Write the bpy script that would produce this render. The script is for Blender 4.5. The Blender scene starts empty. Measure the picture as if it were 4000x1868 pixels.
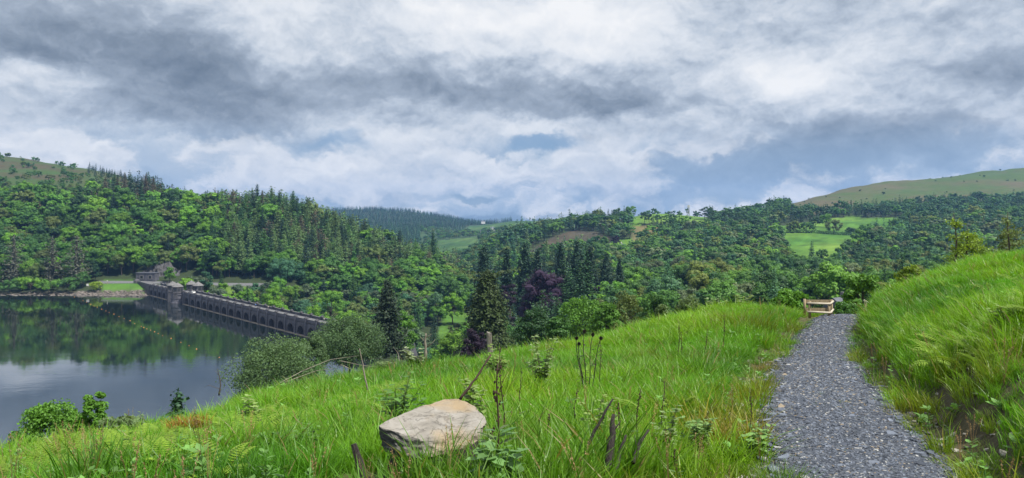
import bpy, bmesh, math, random
import numpy as np
from mathutils import Vector, Matrix, Euler

# ------------------------------------------------------------------ camera, sky, sun, exposure
SC = bpy.context.scene
COL = SC.collection
F = 2856.0            # focal length in pixels of the 4000 px wide photograph
HOR = 870.0           # row of the horizon
EYE = 52.0            # eye height above the lake (m)

cam_d = bpy.data.cameras.new('camera')
cam = bpy.data.objects.new('camera', cam_d)
COL.objects.link(cam)
cam_d.sensor_width = 36.0
cam_d.sensor_fit = 'HORIZONTAL'
cam_d.lens = F / 4000.0 * 36.0
cam_d.shift_y = -(934.0 - HOR) / 4000.0
cam_d.clip_start = 0.1
cam_d.clip_end = 30000
cam.location = (0, 0, EYE)
cam.rotation_euler = (math.pi / 2, 0, 0)
SC.camera = cam

SUN_DIR = Vector((0.55, -0.30, 1.0)).normalized()      # towards the sun
SUN_STRENGTH = 4.1
EXPOSURE = 0.75
HAZE = 0.000085
SKY_GAIN = 0.97

sun_d = bpy.data.lights.new('sun', 'SUN')
sun_d.energy = SUN_STRENGTH
sun_d.angle = math.radians(3.0)
sun_d.color = (1.0, 0.965, 0.90)
sun = bpy.data.objects.new('sun', sun_d)
COL.objects.link(sun)
sun.rotation_euler = SUN_DIR.to_track_quat('Z', 'Y').to_euler()
sun.location = (50, -50, 300)

SC.view_settings.view_transform = 'Standard'
SC.view_settings.look = 'None'
SC.view_settings.gamma = 1
SC.view_settings.use_curve_mapping = False
SC.view_settings.exposure = EXPOSURE
SC.cycles.max_bounces = 8
SC.cycles.diffuse_bounces = 3
SC.cycles.glossy_bounces = 3
SC.cycles.transmission_bounces = 3
SC.cycles.transparent_max_bounces = 8
SC.cycles.volume_bounces = 0
SC.cycles.use_denoising = True


class NT:
    """small helper round a node tree"""
    def __init__(s, tree):
        s.t = tree
        s.n = tree.nodes
        s.l = tree.links

    def add(s, typ, ins=None, **kw):
        nd = s.n.new(typ)
        for k, v in kw.items():
            setattr(nd, k, v)
        for k, v in (ins or {}).items():
            sock = nd.inputs[k]
            if isinstance(v, bpy.types.NodeSocket):
                s.l.new(v, sock)
            else:
                sock.default_value = v
        return nd

    def math(s, op, a, b=0.0, c=None, clamp=False):
        i = {0: a, 1: b}
        if c is not None:
            i[2] = c
        return s.add('ShaderNodeMath', i, operation=op, use_clamp=clamp).outputs[0]

    def vmath(s, op, a, b=(0, 0, 0)):
        nd = s.add('ShaderNodeVectorMath', {0: a}, operation=op)
        if isinstance(b, bpy.types.NodeSocket):
            s.l.new(b, nd.inputs[1])
        elif op == 'SCALE':
            nd.inputs['Scale'].default_value = b
        else:
            nd.inputs[1].default_value = b
        return nd.outputs['Value'] if op in ('LENGTH', 'DOT_PRODUCT') else nd.outputs[0]

    def mix(s, f, a, b, blend='MIX'):
        nd = s.add('ShaderNodeMix', None, data_type='RGBA', blend_type=blend)
        for sock, v in ((nd.inputs['Factor'], f), (nd.inputs[6], a), (nd.inputs[7], b)):
            if isinstance(v, bpy.types.NodeSocket):
                s.l.new(v, sock)
            else:
                sock.default_value = v if not isinstance(v, tuple) else (*v[:3], 1)
        return nd.outputs[2]

    def ramp(s, f, stops, interp='LINEAR'):
        nd = s.add('ShaderNodeValToRGB', {0: f})
        cr = nd.color_ramp
        cr.interpolation = interp
        while len(cr.elements) > 1:
            cr.elements.remove(cr.elements[-1])
        for i, (p, c) in enumerate(stops):
            e = cr.elements[0] if i == 0 else cr.elements.new(p)
            e.position = p
            c = c if isinstance(c, tuple) else (c, c, c)
            e.color = (*c[:3], 1)
        return nd.outputs[0]

    def noise(s, vec, scale, detail=4, rough=0.55, dist=0.0):
        return s.add('ShaderNodeTexNoise', {'Vector': vec, 'Scale': scale, 'Detail': detail, 'Roughness': rough, 'Distortion': dist})


def build_sky():
    w = bpy.data.worlds.new('World')
    SC.world = w
    w.use_nodes = True
    w.node_tree.nodes.clear()
    N = NT(w.node_tree)
    tc = N.add('ShaderNodeTexCoord')
    d = tc.outputs['Generated']
    sky = N.add('ShaderNodeTexSky', None, sky_type='NISHITA')
    sky.sun_disc = False
    sky.sun_elevation = math.asin(SUN_DIR.z)
    sky.sun_rotation = math.atan2(SUN_DIR.x, SUN_DIR.y)
    sky.altitude = 300
    sep = N.add('ShaderNodeSeparateXYZ', {0: d})
    pos = N.vmath('MULTIPLY', d, (1.0, 1.0, 1.45))
    wn = N.noise(pos, 3.2, 6, 0.6)
    wn2 = N.noise(pos, 13.0, 6, 0.62)
    warp = N.vmath('ADD', N.vmath('SCALE', N.vmath('SUBTRACT', wn.outputs['Color'], (0.5, 0.5, 0.5)), 0.09),
                   N.vmath('SCALE', N.vmath('SUBTRACT', wn2.outputs['Color'], (0.5, 0.5, 0.5)), 0.075))
    dw = N.vmath('ADD', d, warp)
    posw = N.vmath('ADD', pos, N.vmath('SCALE', warp, 0.6))

    def blob(px, py, sx, sy):
        c = Vector(((px - 2000) / F, 1.0, (HOR - py) / F)).normalized()
        q = N.vmath('MULTIPLY', N.vmath('SUBTRACT', dw, tuple(c)), (F / sx, F / sx, F / sy))
        l = N.vmath('DOT_PRODUCT', q, q)
        return N.math('POWER', 2.718, N.math('MULTIPLY', l, -1.0))

    light = [
        # px, py, half width, half height, amount
        (60, 60, 380, 150, -0.24), (520, 220, 420, 130, -0.26), (820, 330, 330, 110, -0.22), (800, 500, 420, 110, -0.24),
        (1400, 340, 420, 110, -0.24), (2360, 400, 330, 75, -0.40), (1950, 330, 300, 70, -0.18), (1650, 60, 260, 120, 0.05),
        (3350, 560, 420, 110, -0.30), (3050, 660, 420, 70, -0.22), (3880, 290, 210, 90, -0.22), (3000, 150, 260, 60, -0.10),
        (950, 40, 260, 90, 0.16), (1180, 200, 200, 70, 0.10), (1950, 150, 330, 120, 0.20), (2400, 150, 330, 130, 0.24),
        (2000, 40, 420, 90, 0.18), (3160, 310, 200, 75, 0.25), (3500, 150, 420, 110, 0.02), (270, 290, 150, 60, 0.26),
        (120, 330, 240, 80, 0.12), (70, 540, 240, 70, 0.26), (650, 640, 420, 70, 0.24), (1200, 640, 330, 80, 0.22),
        (1320, 690, 110, 70, 0.24), (1430, 740, 90, 45, 0.22), (1790, 785, 160, 38, 0.36), (2090, 790, 130, 38, 0.18),
        (2050, 640, 330, 70, 0.22), (2600, 520, 420, 80, 0.10), (2900, 800, 330, 40, 0.20), (3700, 700, 160, 40, 0.16),
        (2150, 480, 420, 40, 0.12), (1550, 560, 240, 60, 0.10),
    ]
    L = None
    for px, py, sx, sy, a in light:
        t = N.math('MULTIPLY', blob(px, py, sx, sy), a)
        L = t if L is None else N.math('ADD', L, t)
    big = N.noise(posw, 2.4, 8, 0.60)
    med = N.noise(posw, 6.5, 8, 0.60)
    fine = N.noise(posw, 19.0, 7, 0.62)
    # billows: rounded heads lit from above
    up = N.noise(N.vmath('ADD', posw, (0.0, 0.0, 0.03)), 6.5, 5, 0.55)
    up2 = N.noise(N.vmath('ADD', posw, (0.0, 0.0, 0.012)), 19.0, 5, 0.55)
    L = N.math('ADD', L, 0.595)
    for n, a in ((big, 0.44), (med, 0.30), (fine, 0.14)):
        L = N.math('ADD', L, N.math('MULTIPLY', N.math('SUBTRACT', n.outputs['Fac'], 0.5), a))
    L = N.math('ADD', L, N.math('MULTIPLY', N.math('SUBTRACT', med.outputs['Fac'], up.outputs['Fac']), 0.85))
    L = N.math('ADD', L, N.math('MULTIPLY', N.math('SUBTRACT', fine.outputs['Fac'], up2.outputs['Fac']), 0.45))
    cloud = N.ramp(L, [(0.0, (0.155, 0.20, 0.265)), (0.22, (0.255, 0.31, 0.385)), (0.42, (0.39, 0.455, 0.545)),
                       (0.56, (0.555, 0.62, 0.71)), (0.74, (0.78, 0.82, 0.875)), (1.0, (0.97, 0.975, 0.985))])
    # broken cumulus low over the hills: blue grey gaps between white heaps
    lowband = N.ramp(sep.outputs[2], [(0.0, 1.0), (0.075, 0.85), (0.14, 0.0)], 'EASE')
    heap = N.noise(N.vmath('MULTIPLY', dw, (1.0, 1.0, 1.9)), 8.5, 7, 0.50, 0.0)
    heap2 = N.noise(N.vmath('ADD', N.vmath('MULTIPLY', dw, (1.0, 1.0, 1.9)), (0.0, 0.0, 0.022)), 8.5, 4, 0.5, 0.0)
    hv = N.math('ADD', heap.outputs['Fac'], N.math('MULTIPLY', N.math('SUBTRACT', L, 0.6), 0.25))
    white = N.add('ShaderNodeMapRange', {0: hv, 1: 0.42, 2: 0.57, 3: 0.0, 4: 1.0}, interpolation_type='SMOOTHSTEP').outputs[0]
    rim = N.math('ADD', 0.55, N.math('MULTIPLY', N.math('SUBTRACT', heap.outputs['Fac'], heap2.outputs['Fac']), 4.0), clamp=True)
    heap_c = N.mix(rim, (0.42, 0.51, 0.65), (0.95, 0.955, 0.97))
    low_c = N.mix(white, (0.31, 0.44, 0.61), heap_c)
    cloud = N.mix(N.math('MULTIPLY', lowband, 0.75), cloud, low_c)
    blue = None
    for px, py, sx, sy, a in [(1330, 555, 190, 48, 0.55), (1990, 555, 130, 40, 0.35), (2150, 550, 130, 34, 0.78), (2130, 620, 60, 50, 0.4),
                              (1860, 765, 110, 22, 0.9), (1600, 800, 60, 40, 0.5), (1950, 850, 420, 22, 0.75), (1640, 730, 90, 30, 0.3),
                              (2780, 800, 160, 40, 0.5), (1720, 600, 120, 40, 0.25), (2900, 10, 50, 14, 0.7), (3300, 640, 500, 90, 0.12)]:
        t = N.math('MULTIPLY', blob(px, py, sx, sy), a)
        blue = t if blue is None else N.math('ADD', blue, t)
    bf = N.math('ADD', blue, N.math('MULTIPLY', N.math('SUBTRACT', med.outputs['Fac'], 0.5), 0.5))
    bf = N.math('MULTIPLY', N.add('ShaderNodeMapRange', {0: bf, 1: 0.18, 2: 0.75, 3: 0.0, 4: 1.0}, interpolation_type='SMOOTHSTEP').outputs[0], 0.8)
    clear = N.mix(0.62, N.mix(1.0, sky.outputs[0], (0.10, 0.10, 0.10), 'MULTIPLY'), (0.13, 0.30, 0.56))
    col = N.mix(bf, cloud, clear)
    # radiance in units of the background strength 0.1
    amount = 10.0 * SKY_GAIN / (2 ** EXPOSURE)
    col = N.mix(1.0, col, (amount, amount, amount), 'MULTIPLY')
    w.cycles.sampling_method = 'MANUAL'
    w.cycles.sample_map_resolution = 512
    bg = N.add('ShaderNodeBackground', {'Color': col, 'Strength': 0.1})
    out = N.add('ShaderNodeOutputWorld')
    N.l.new(bg.outputs[0], out.inputs['Surface'])


build_sky()

# ------------------------------------------------------------------ helpers
RNG = np.random.default_rng(7)
random.seed(7)


def tag(o, label=None, cat=None, group=None, kind=None):
    if label: o['label'] = label
    if cat: o['category'] = cat
    if group: o['group'] = group
    if kind: o['kind'] = kind
    return o


def link(o, parent=None):
    COL.objects.link(o)
    if parent is not None:
        o.parent = parent
    return o


def empty(name, loc, rz=0.0):
    o = bpy.data.objects.new(name, None)
    o.empty_display_size = 0.3
    o.location = loc
    o.rotation_euler = (0, 0, rz)
    return link(o)


class Geo:
    """collects vertices and faces; build() makes one mesh"""
    def __init__(s):
        s.V = []; s.nv = 0
        s.F = []          # (index array (m,k), material, value array)
        s.T = []          # per vertex value along the blade

    def add(s, V, faces, mat=0, val=None, t=None):
        V = np.asarray(V, float).reshape(-1, 3)
        for f in (faces if isinstance(faces, list) else [faces]):
            f = np.asarray(f, int)
            if f.size == 0:
                continue
            v = np.full(len(f), 0.5) if val is None else np.broadcast_to(np.asarray(val, float), (len(f),))
            s.F.append((f + s.nv, mat, v))
        s.V.append(V)
        s.T.append(np.full(len(V), 0.5) if t is None else np.asarray(t, float))
        s.nv += len(V)
        return s

    def box(s, x0, x1, y0, y1, z0, z1, mat=0, taper=0.0):
        a = taper
        V = [(x0, y0, z0), (x1, y0, z0), (x1, y1, z0), (x0, y1, z0), (x0 + a, y0 + a, z1), (x1 - a, y0 + a, z1), (x1 - a, y1 - a, z1), (x0 + a, y1 - a, z1)]
        return s.add(V, [[(0, 3, 2, 1), (4, 5, 6, 7), (0, 1, 5, 4), (1, 2, 6, 5), (2, 3, 7, 6), (3, 0, 4, 7)]], mat)

    def tube(s, P, R, sides=6, mat=0, cap=True, val=None, t=None):
        P = np.asarray(P, float); R = np.broadcast_to(np.asarray(R, float), (len(P),))
        T = np.gradient(P, axis=0)
        T /= np.linalg.norm(T, axis=1)[:, None] + 1e-9
        ref = np.array([0.0, 0.0, 1.0]) if abs(T[0][2]) < 0.8 else np.array([1.0, 0.0, 0.0])
        V = []
        for p, tt, r in zip(P, T, R):
            a = np.cross(tt, ref); a /= np.linalg.norm(a) + 1e-9
            b = np.cross(tt, a)
            for k in range(sides):
                an = 2 * math.pi * k / sides
                V.append(p + r * (math.cos(an) * a + math.sin(an) * b))
        fs = []
        n = len(P)
        for i in range(n - 1):
            for k in range(sides):
                k2 = (k + 1) % sides
                fs.append((i * sides + k, i * sides + k2, (i + 1) * sides + k2, (i + 1) * sides + k))
        faces = [np.array(fs)]
        if cap:
            faces.append(np.array([[k for k in range(sides)][::-1]]))
            faces.append(np.array([[(n - 1) * sides + k for k in range(sides)]]))
        tv = None if t is None else np.repeat(np.asarray(t, float), sides)
        return s.add(V, faces, mat, val, tv)

    def leaves(s, C, Nrm, size, aspect=0.6, mat=0, rng=RNG, fold=0.0, val=None):
        C = np.asarray(C, float); n = len(C)
        if n == 0:
            return s
        Nrm = Nrm / (np.linalg.norm(Nrm, axis=1)[:, None] + 1e-9)
        r = rng.normal(size=(n, 3))
        t = np.cross(Nrm, r); t /= np.linalg.norm(t, axis=1)[:, None] + 1e-9
        b = np.cross(Nrm, t)
        sz = np.broadcast_to(np.asarray(size, float), (n,))[:, None]
        w = sz * aspect * 0.5
        V = np.empty((n, 4, 3))
        V[:, 0] = C - b * sz * 0.5
        V[:, 1] = C + t * w + Nrm * sz * fold
        V[:, 2] = C + b * sz * 0.5
        V[:, 3] = C - t * w + Nrm * sz * fold
        f = np.arange(n * 4).reshape(n, 4)
        return s.add(V.reshape(-1, 3), f, mat, rng.random(n) if val is None else val)

    def mesh(s, name, mats, smooth=False):
        V = np.concatenate(s.V)
        me = bpy.data.meshes.new(name)
        me.vertices.add(len(V))
        me.vertices.foreach_set('co', V.astype(np.float32).ravel())
        loops = np.concatenate([f.ravel() for f, m, v in s.F])
        totals = np.concatenate([np.full(len(f), f.shape[1]) for f, m, v in s.F])
        mi = np.concatenate([np.full(len(f), m) for f, m, v in s.F])
        val = np.concatenate([v for f, m, v in s.F])
        starts = np.concatenate([[0], np.cumsum(totals)[:-1]])
        me.loops.add(len(loops))
        me.loops.foreach_set('vertex_index', loops.astype(np.int32))
        me.polygons.add(len(totals))
        me.polygons.foreach_set('loop_start', starts.astype(np.int32))
        me.polygons.foreach_set('loop_total', totals.astype(np.int32))
        me.polygons.foreach_set('material_index', mi.astype(np.int32))
        me.polygons.foreach_set('use_smooth', np.full(len(totals), bool(smooth)))
        a = me.attributes.new('leafv', 'FLOAT', 'FACE')
        a.data.foreach_set('value', val.astype(np.float32))
        a = me.attributes.new('along', 'FLOAT', 'POINT')
        a.data.foreach_set('value', np.concatenate(s.T).astype(np.float32))
        for m in (mats if isinstance(mats, (list, tuple)) else [mats]):
            me.materials.append(m)
        me.update(calc_edges=True)
        return me

    def obj(s, name, mats, parent=None, smooth=False):
        o = bpy.data.objects.new(name, s.mesh(name, mats, smooth))
        return link(o, parent)


# value noise for shaping (vectorised)
def _hash(ix, iy, seed):
    h = (ix.astype(np.int64) * 374761393 + iy.astype(np.int64) * 668265263 + seed * 1442695041) & 0xffffffff
    h = ((h ^ (h >> 13)) * 1274126177) & 0xffffffff
    return ((h ^ (h >> 16)) & 0xffff) / 65535.0


def vnoise(x, y, seed=0):
    x = np.asarray(x, float); y = np.asarray(y, float)
    ix = np.floor(x); iy = np.floor(y)
    fx = x - ix; fy = y - iy
    fx = fx * fx * (3 - 2 * fx); fy = fy * fy * (3 - 2 * fy)
    a = _hash(ix, iy, seed); b = _hash(ix + 1, iy, seed); c = _hash(ix, iy + 1, seed); d = _hash(ix + 1, iy + 1, seed)
    return (a * (1 - fx) + b * fx) * (1 - fy) + (c * (1 - fx) + d * fx) * fy


def fbm(x, y, seed=0, oct=4):
    s = 0.0; a = 0.5; tot = 0.0
    for i in range(oct):
        s = s + a * vnoise(x * 2 ** i, y * 2 ** i, seed + i * 17)
        tot += a
        a *= 0.5
    return s / tot - 0.5


def sstep(a, b, x):
    t = np.clip((x - a) / (b - a), 0, 1)
    return t * t * (3 - 2 * t)


# ------------------------------------------------------------------ materials
def mat(name):
    m = bpy.data.materials.new(name)
    m.use_nodes = True
    m.node_tree.nodes.clear()
    N = NT(m.node_tree)
    out = N.add('ShaderNodeOutputMaterial')
    return m, N, out


def m_leaf(name, color=None, trans=0.35, rough=0.55, var=0.42, gain=1.0):
    """foliage: colour from the tint of each tree, a little different on every leaf"""
    m, N, out = mat(name)
    if color is None:
        base = N.add('ShaderNodeAttribute', None, attribute_type='INSTANCER', attribute_name='tint').outputs['Color']
    else:
        base = N.add('ShaderNodeRGB').outputs[0]
        base.default_value = (*color, 1)
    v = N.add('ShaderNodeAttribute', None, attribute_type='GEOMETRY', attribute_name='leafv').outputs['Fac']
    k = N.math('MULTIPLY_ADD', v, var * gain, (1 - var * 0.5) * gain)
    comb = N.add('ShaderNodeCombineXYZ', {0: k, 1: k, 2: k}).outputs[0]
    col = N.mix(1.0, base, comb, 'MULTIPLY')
    p = N.add('ShaderNodeBsdfPrincipled', {'Base Color': col, 'Roughness': rough, 'Specular IOR Level': 0.3})
    tcol = N.mix(1.0, col, (1.25, 1.15, 0.55), 'MULTIPLY')
    tr = N.add('ShaderNodeBsdfTranslucent', {'Color': tcol})
    mx = N.add('ShaderNodeMixShader', {0: trans, 1: p.outputs[0], 2: tr.outputs[0]})
    N.l.new(mx.outputs[0], out.inputs[0])
    return m


def m_grass(name):
    m, N, out = mat(name)
    tint = N.add('ShaderNodeAttribute', None, attribute_type='INSTANCER', attribute_name='tint').outputs['Color']
    v = N.add('ShaderNodeAttribute', None, attribute_type='GEOMETRY', attribute_name='leafv').outputs['Fac']
    t = N.add('ShaderNodeAttribute', None, attribute_type='GEOMETRY', attribute_name='along').outputs['Fac']
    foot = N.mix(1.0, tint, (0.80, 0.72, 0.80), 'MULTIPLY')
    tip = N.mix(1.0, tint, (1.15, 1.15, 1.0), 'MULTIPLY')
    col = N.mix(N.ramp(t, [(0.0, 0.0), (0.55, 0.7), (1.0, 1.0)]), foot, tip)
    straw = N.math('GREATER_THAN', v, 0.975)
    col = N.mix(straw, col, (0.30, 0.24, 0.09))
    k = N.math('MULTIPLY_ADD', N.math('FRACT', N.math('MULTIPLY', v, 7.3)), 0.6, 0.70)
    col = N.mix(1.0, col, N.add('ShaderNodeCombineXYZ', {0: k, 1: k, 2: k}).outputs[0], 'MULTIPLY')
    p = N.add('ShaderNodeBsdfPrincipled', {'Base Color': col, 'Roughness': 0.42, 'Specular IOR Level': 0.35})
    tr = N.add('ShaderNodeBsdfTranslucent', {'Color': N.mix(1.0, col, (1.05, 1.25, 0.4), 'MULTIPLY')})
    mx = N.add('ShaderNodeMixShader', {0: 0.42, 1: p.outputs[0], 2: tr.outputs[0]})
    N.l.new(mx.outputs[0], out.inputs[0])
    return m


def m_simple(name, color, rough=0.8, var=0.35, scale=6.0, bump=0.0, bscale=None, color2=None, spec=0.3, stretch=(1, 1, 1), metallic=0.0):
    m, N, out = mat(name)
    tc = N.add('ShaderNodeTexCoord').outputs['Object']
    vec = N.vmath('MULTIPLY', tc, stretch)
    n = N.noise(vec, scale, 6, 0.6)
    f = N.ramp(n.outputs['Fac'], [(0.28, 0.0), (0.72, 1.0)])
    c1 = tuple(c * (1 - var) for c in color)
    c2 = color2 or tuple(min(1, c * (1 + var)) for c in color)
    col = N.mix(f, c1, c2)
    p = N.add('ShaderNodeBsdfPrincipled', {'Base Color': col, 'Roughness': rough, 'Specular IOR Level': spec, 'Metallic': metallic})
    if bump:
        bn = N.noise(vec, bscale or scale * 3, 6, 0.6)
        b = N.add('ShaderNodeBump', {'Height': bn.outputs['Fac'], 'Strength': min(1, bump), 'Distance': 0.02 * max(1, bump)})
        N.l.new(b.outputs[0], p.inputs['Normal'])
    N.l.new(p.outputs[0], out.inputs[0])
    return m


M = {}
M['leaf'] = m_leaf('foliage', gain=1.5)
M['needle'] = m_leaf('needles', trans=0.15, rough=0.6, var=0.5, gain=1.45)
M['grass'] = m_grass('grass_blades')
M['bark'] = m_simple('bark', (0.075, 0.06, 0.048), 0.9, 0.4, 3.0, 0.6, stretch=(3, 3, 0.6))
M['bark_birch'] = m_simple('birch_bark', (0.16, 0.15, 0.14), 0.85, 0.5, 4.0, 0.4, stretch=(1, 1, 2))
M['deadwood'] = m_simple('dead_wood', (0.20, 0.175, 0.14), 0.85, 0.35, 10.0, 0.6, stretch=(3, 3, 0.7))
M['char'] = m_simple('charred_wood', (0.028, 0.024, 0.022), 0.85, 0.5, 18.0, 0.8, stretch=(4, 4, 0.6), color2=(0.075, 0.062, 0.055))
M['stem'] = m_simple('dark_stem', (0.055, 0.030, 0.024), 0.7, 0.4, 20)
M['stem_green'] = m_simple('green_stem', (0.12, 0.15, 0.045), 0.7, 0.4, 20)
M['timber'] = m_simple('fence_timber', (0.27, 0.20, 0.115), 0.8, 0.3, 6, 0.4, stretch=(4, 4, 0.7), color2=(0.40, 0.32, 0.20))
M['timber_pale'] = m_simple('pale_peeled_rail', (0.47, 0.42, 0.33), 0.75, 0.18, 6, 0.3)
M['post'] = m_simple('weathered_post', (0.17, 0.145, 0.12), 0.9, 0.45, 14, 0.8, stretch=(3, 3, 0.35), color2=(0.36, 0.32, 0.28))
M['white'] = m_simple('white_paint', (0.72, 0.71, 0.68), 0.6, 0.08, 2.0)
M['slate_roof'] = m_simple('slate_roof', (0.10, 0.105, 0.125), 0.7, 0.25, 1.5)
M['glass'] = m_simple('window_glass', (0.02, 0.024, 0.03), 0.15, 0.2, 1.0, spec=0.5)
M['metal'] = m_simple('galvanised_steel', (0.34, 0.35, 0.37), 0.5, 0.15, 2.0, metallic=0.3)
M['orange'] = m_simple('orange_float', (0.62, 0.25, 0.05), 0.5, 0.15, 2.0)
M['pale_stone'] = m_simple('pale_coping_stone', (0.155, 0.15, 0.148), 0.85, 0.25, 0.6, 0.3)

# ------------------------------------------------------------------ the shape of the land
YS = np.array([3, 5.8, 9.1, 14, 20, 27, 33, 40, 60.0])
PXL = np.interp(YS, [3, 5.8, 9.1, 14, 20, 27, 33, 40, 60], [3080, 3040, 2985, 3010, 3070, 3140, 3215, 3260, 3300])
PXR = np.interp(YS, [3, 5.8, 9.1, 14, 20, 27, 33, 40, 60], [4100, 3730, 3520, 3400, 3335, 3330, 3365, 3380, 3390])
PATH_L = (PXL - 2000) / F * YS
PATH_R = (PXR - 2000) / F * YS


def path_edges(Y):
    return np.interp(Y, YS, PATH_L) + 0.10 * (vnoise(Y * 1.3, Y * 0, 5) - 0.5), np.interp(Y, YS, PATH_R) + 0.12 * (vnoise(Y * 1.1, Y * 0, 9) - 0.5)


DROP_PATH = [(1, 1.6), (3, 1.68), (4.5, 1.82), (5.8, 2.03), (9.1, 2.33), (14, 3.0), (20, 3.71), (27, 3.96), (33, 4.1), (40, 5.2), (60, 9), (90, 15), (150, 26), (300, 45), (600, 90)]
NEAR = {
    -1500: [(1, 1.7), (3, 2.3), (6, 3.8), (9, 5.8), (14, 9.5), (40, 28), (100, 56), (300, 150)],
    -600: [(1, 1.6), (3, 1.8), (6, 2.6), (9, 4.2), (14, 7.6), (40, 24), (100, 54), (300, 140)],
    0: [(1, 1.6), (3, 1.66), (6, 2.18), (10, 3.18), (14, 5.2), (25, 11.5), (60, 33), (110, 54), (300, 120)],
    500: [(1, 1.6), (3, 1.62), (5.4, 1.92), (8, 2.55), (12, 3.5), (16, 5.2), (30, 12), (70, 34), (120, 55), (300, 110)],
    1000: [(1, 1.6), (3, 1.6), (5, 1.78), (8, 2.45), (14, 3.62), (20, 4.75), (26, 6.9), (45, 14), (75, 21), (110, 27), (160, 46), (200, 58), (300, 90)],
    1500: [(1, 1.6), (3, 1.58), (4.8, 1.72), (8, 2.3), (14, 3.3), (22, 4.65), (28, 6.4), (50, 13), (100, 23), (150, 28), (200, 36), (260, 50), (300, 58), (400, 90)],
    2000: [(1, 1.6), (3, 1.58), (4.8, 1.72), (9, 2.4), (16, 3.45), (26, 4.75), (34, 6.8), (60, 12.5), (110, 20), (200, 44), (300, 66), (400, 90)],
    2500: [(1, 1.6), (3, 1.6), (4.9, 1.77), (9, 2.38), (18, 3.5), (32, 4.6), (40, 6.3), (70, 13), (110, 19), (200, 40), (300, 58), (400, 80)],
    2800: [(1, 1.6), (3, 1.62), (4.9, 1.82), (9, 2.35), (19, 3.42), (26, 3.6), (32, 3.78), (40, 6), (80, 15), (150, 26), (300, 48), (400, 70)],
    2960: [(1, 1.6), (3, 1.64), (4.9, 1.86), (9, 2.33), (14, 2.95), (19, 3.5), (26, 3.5), (31, 3.62), (38, 5.6), (80, 14), (150, 26), (300, 46), (400, 70)],
    3060: DROP_PATH, 5500: DROP_PATH,
}
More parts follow.
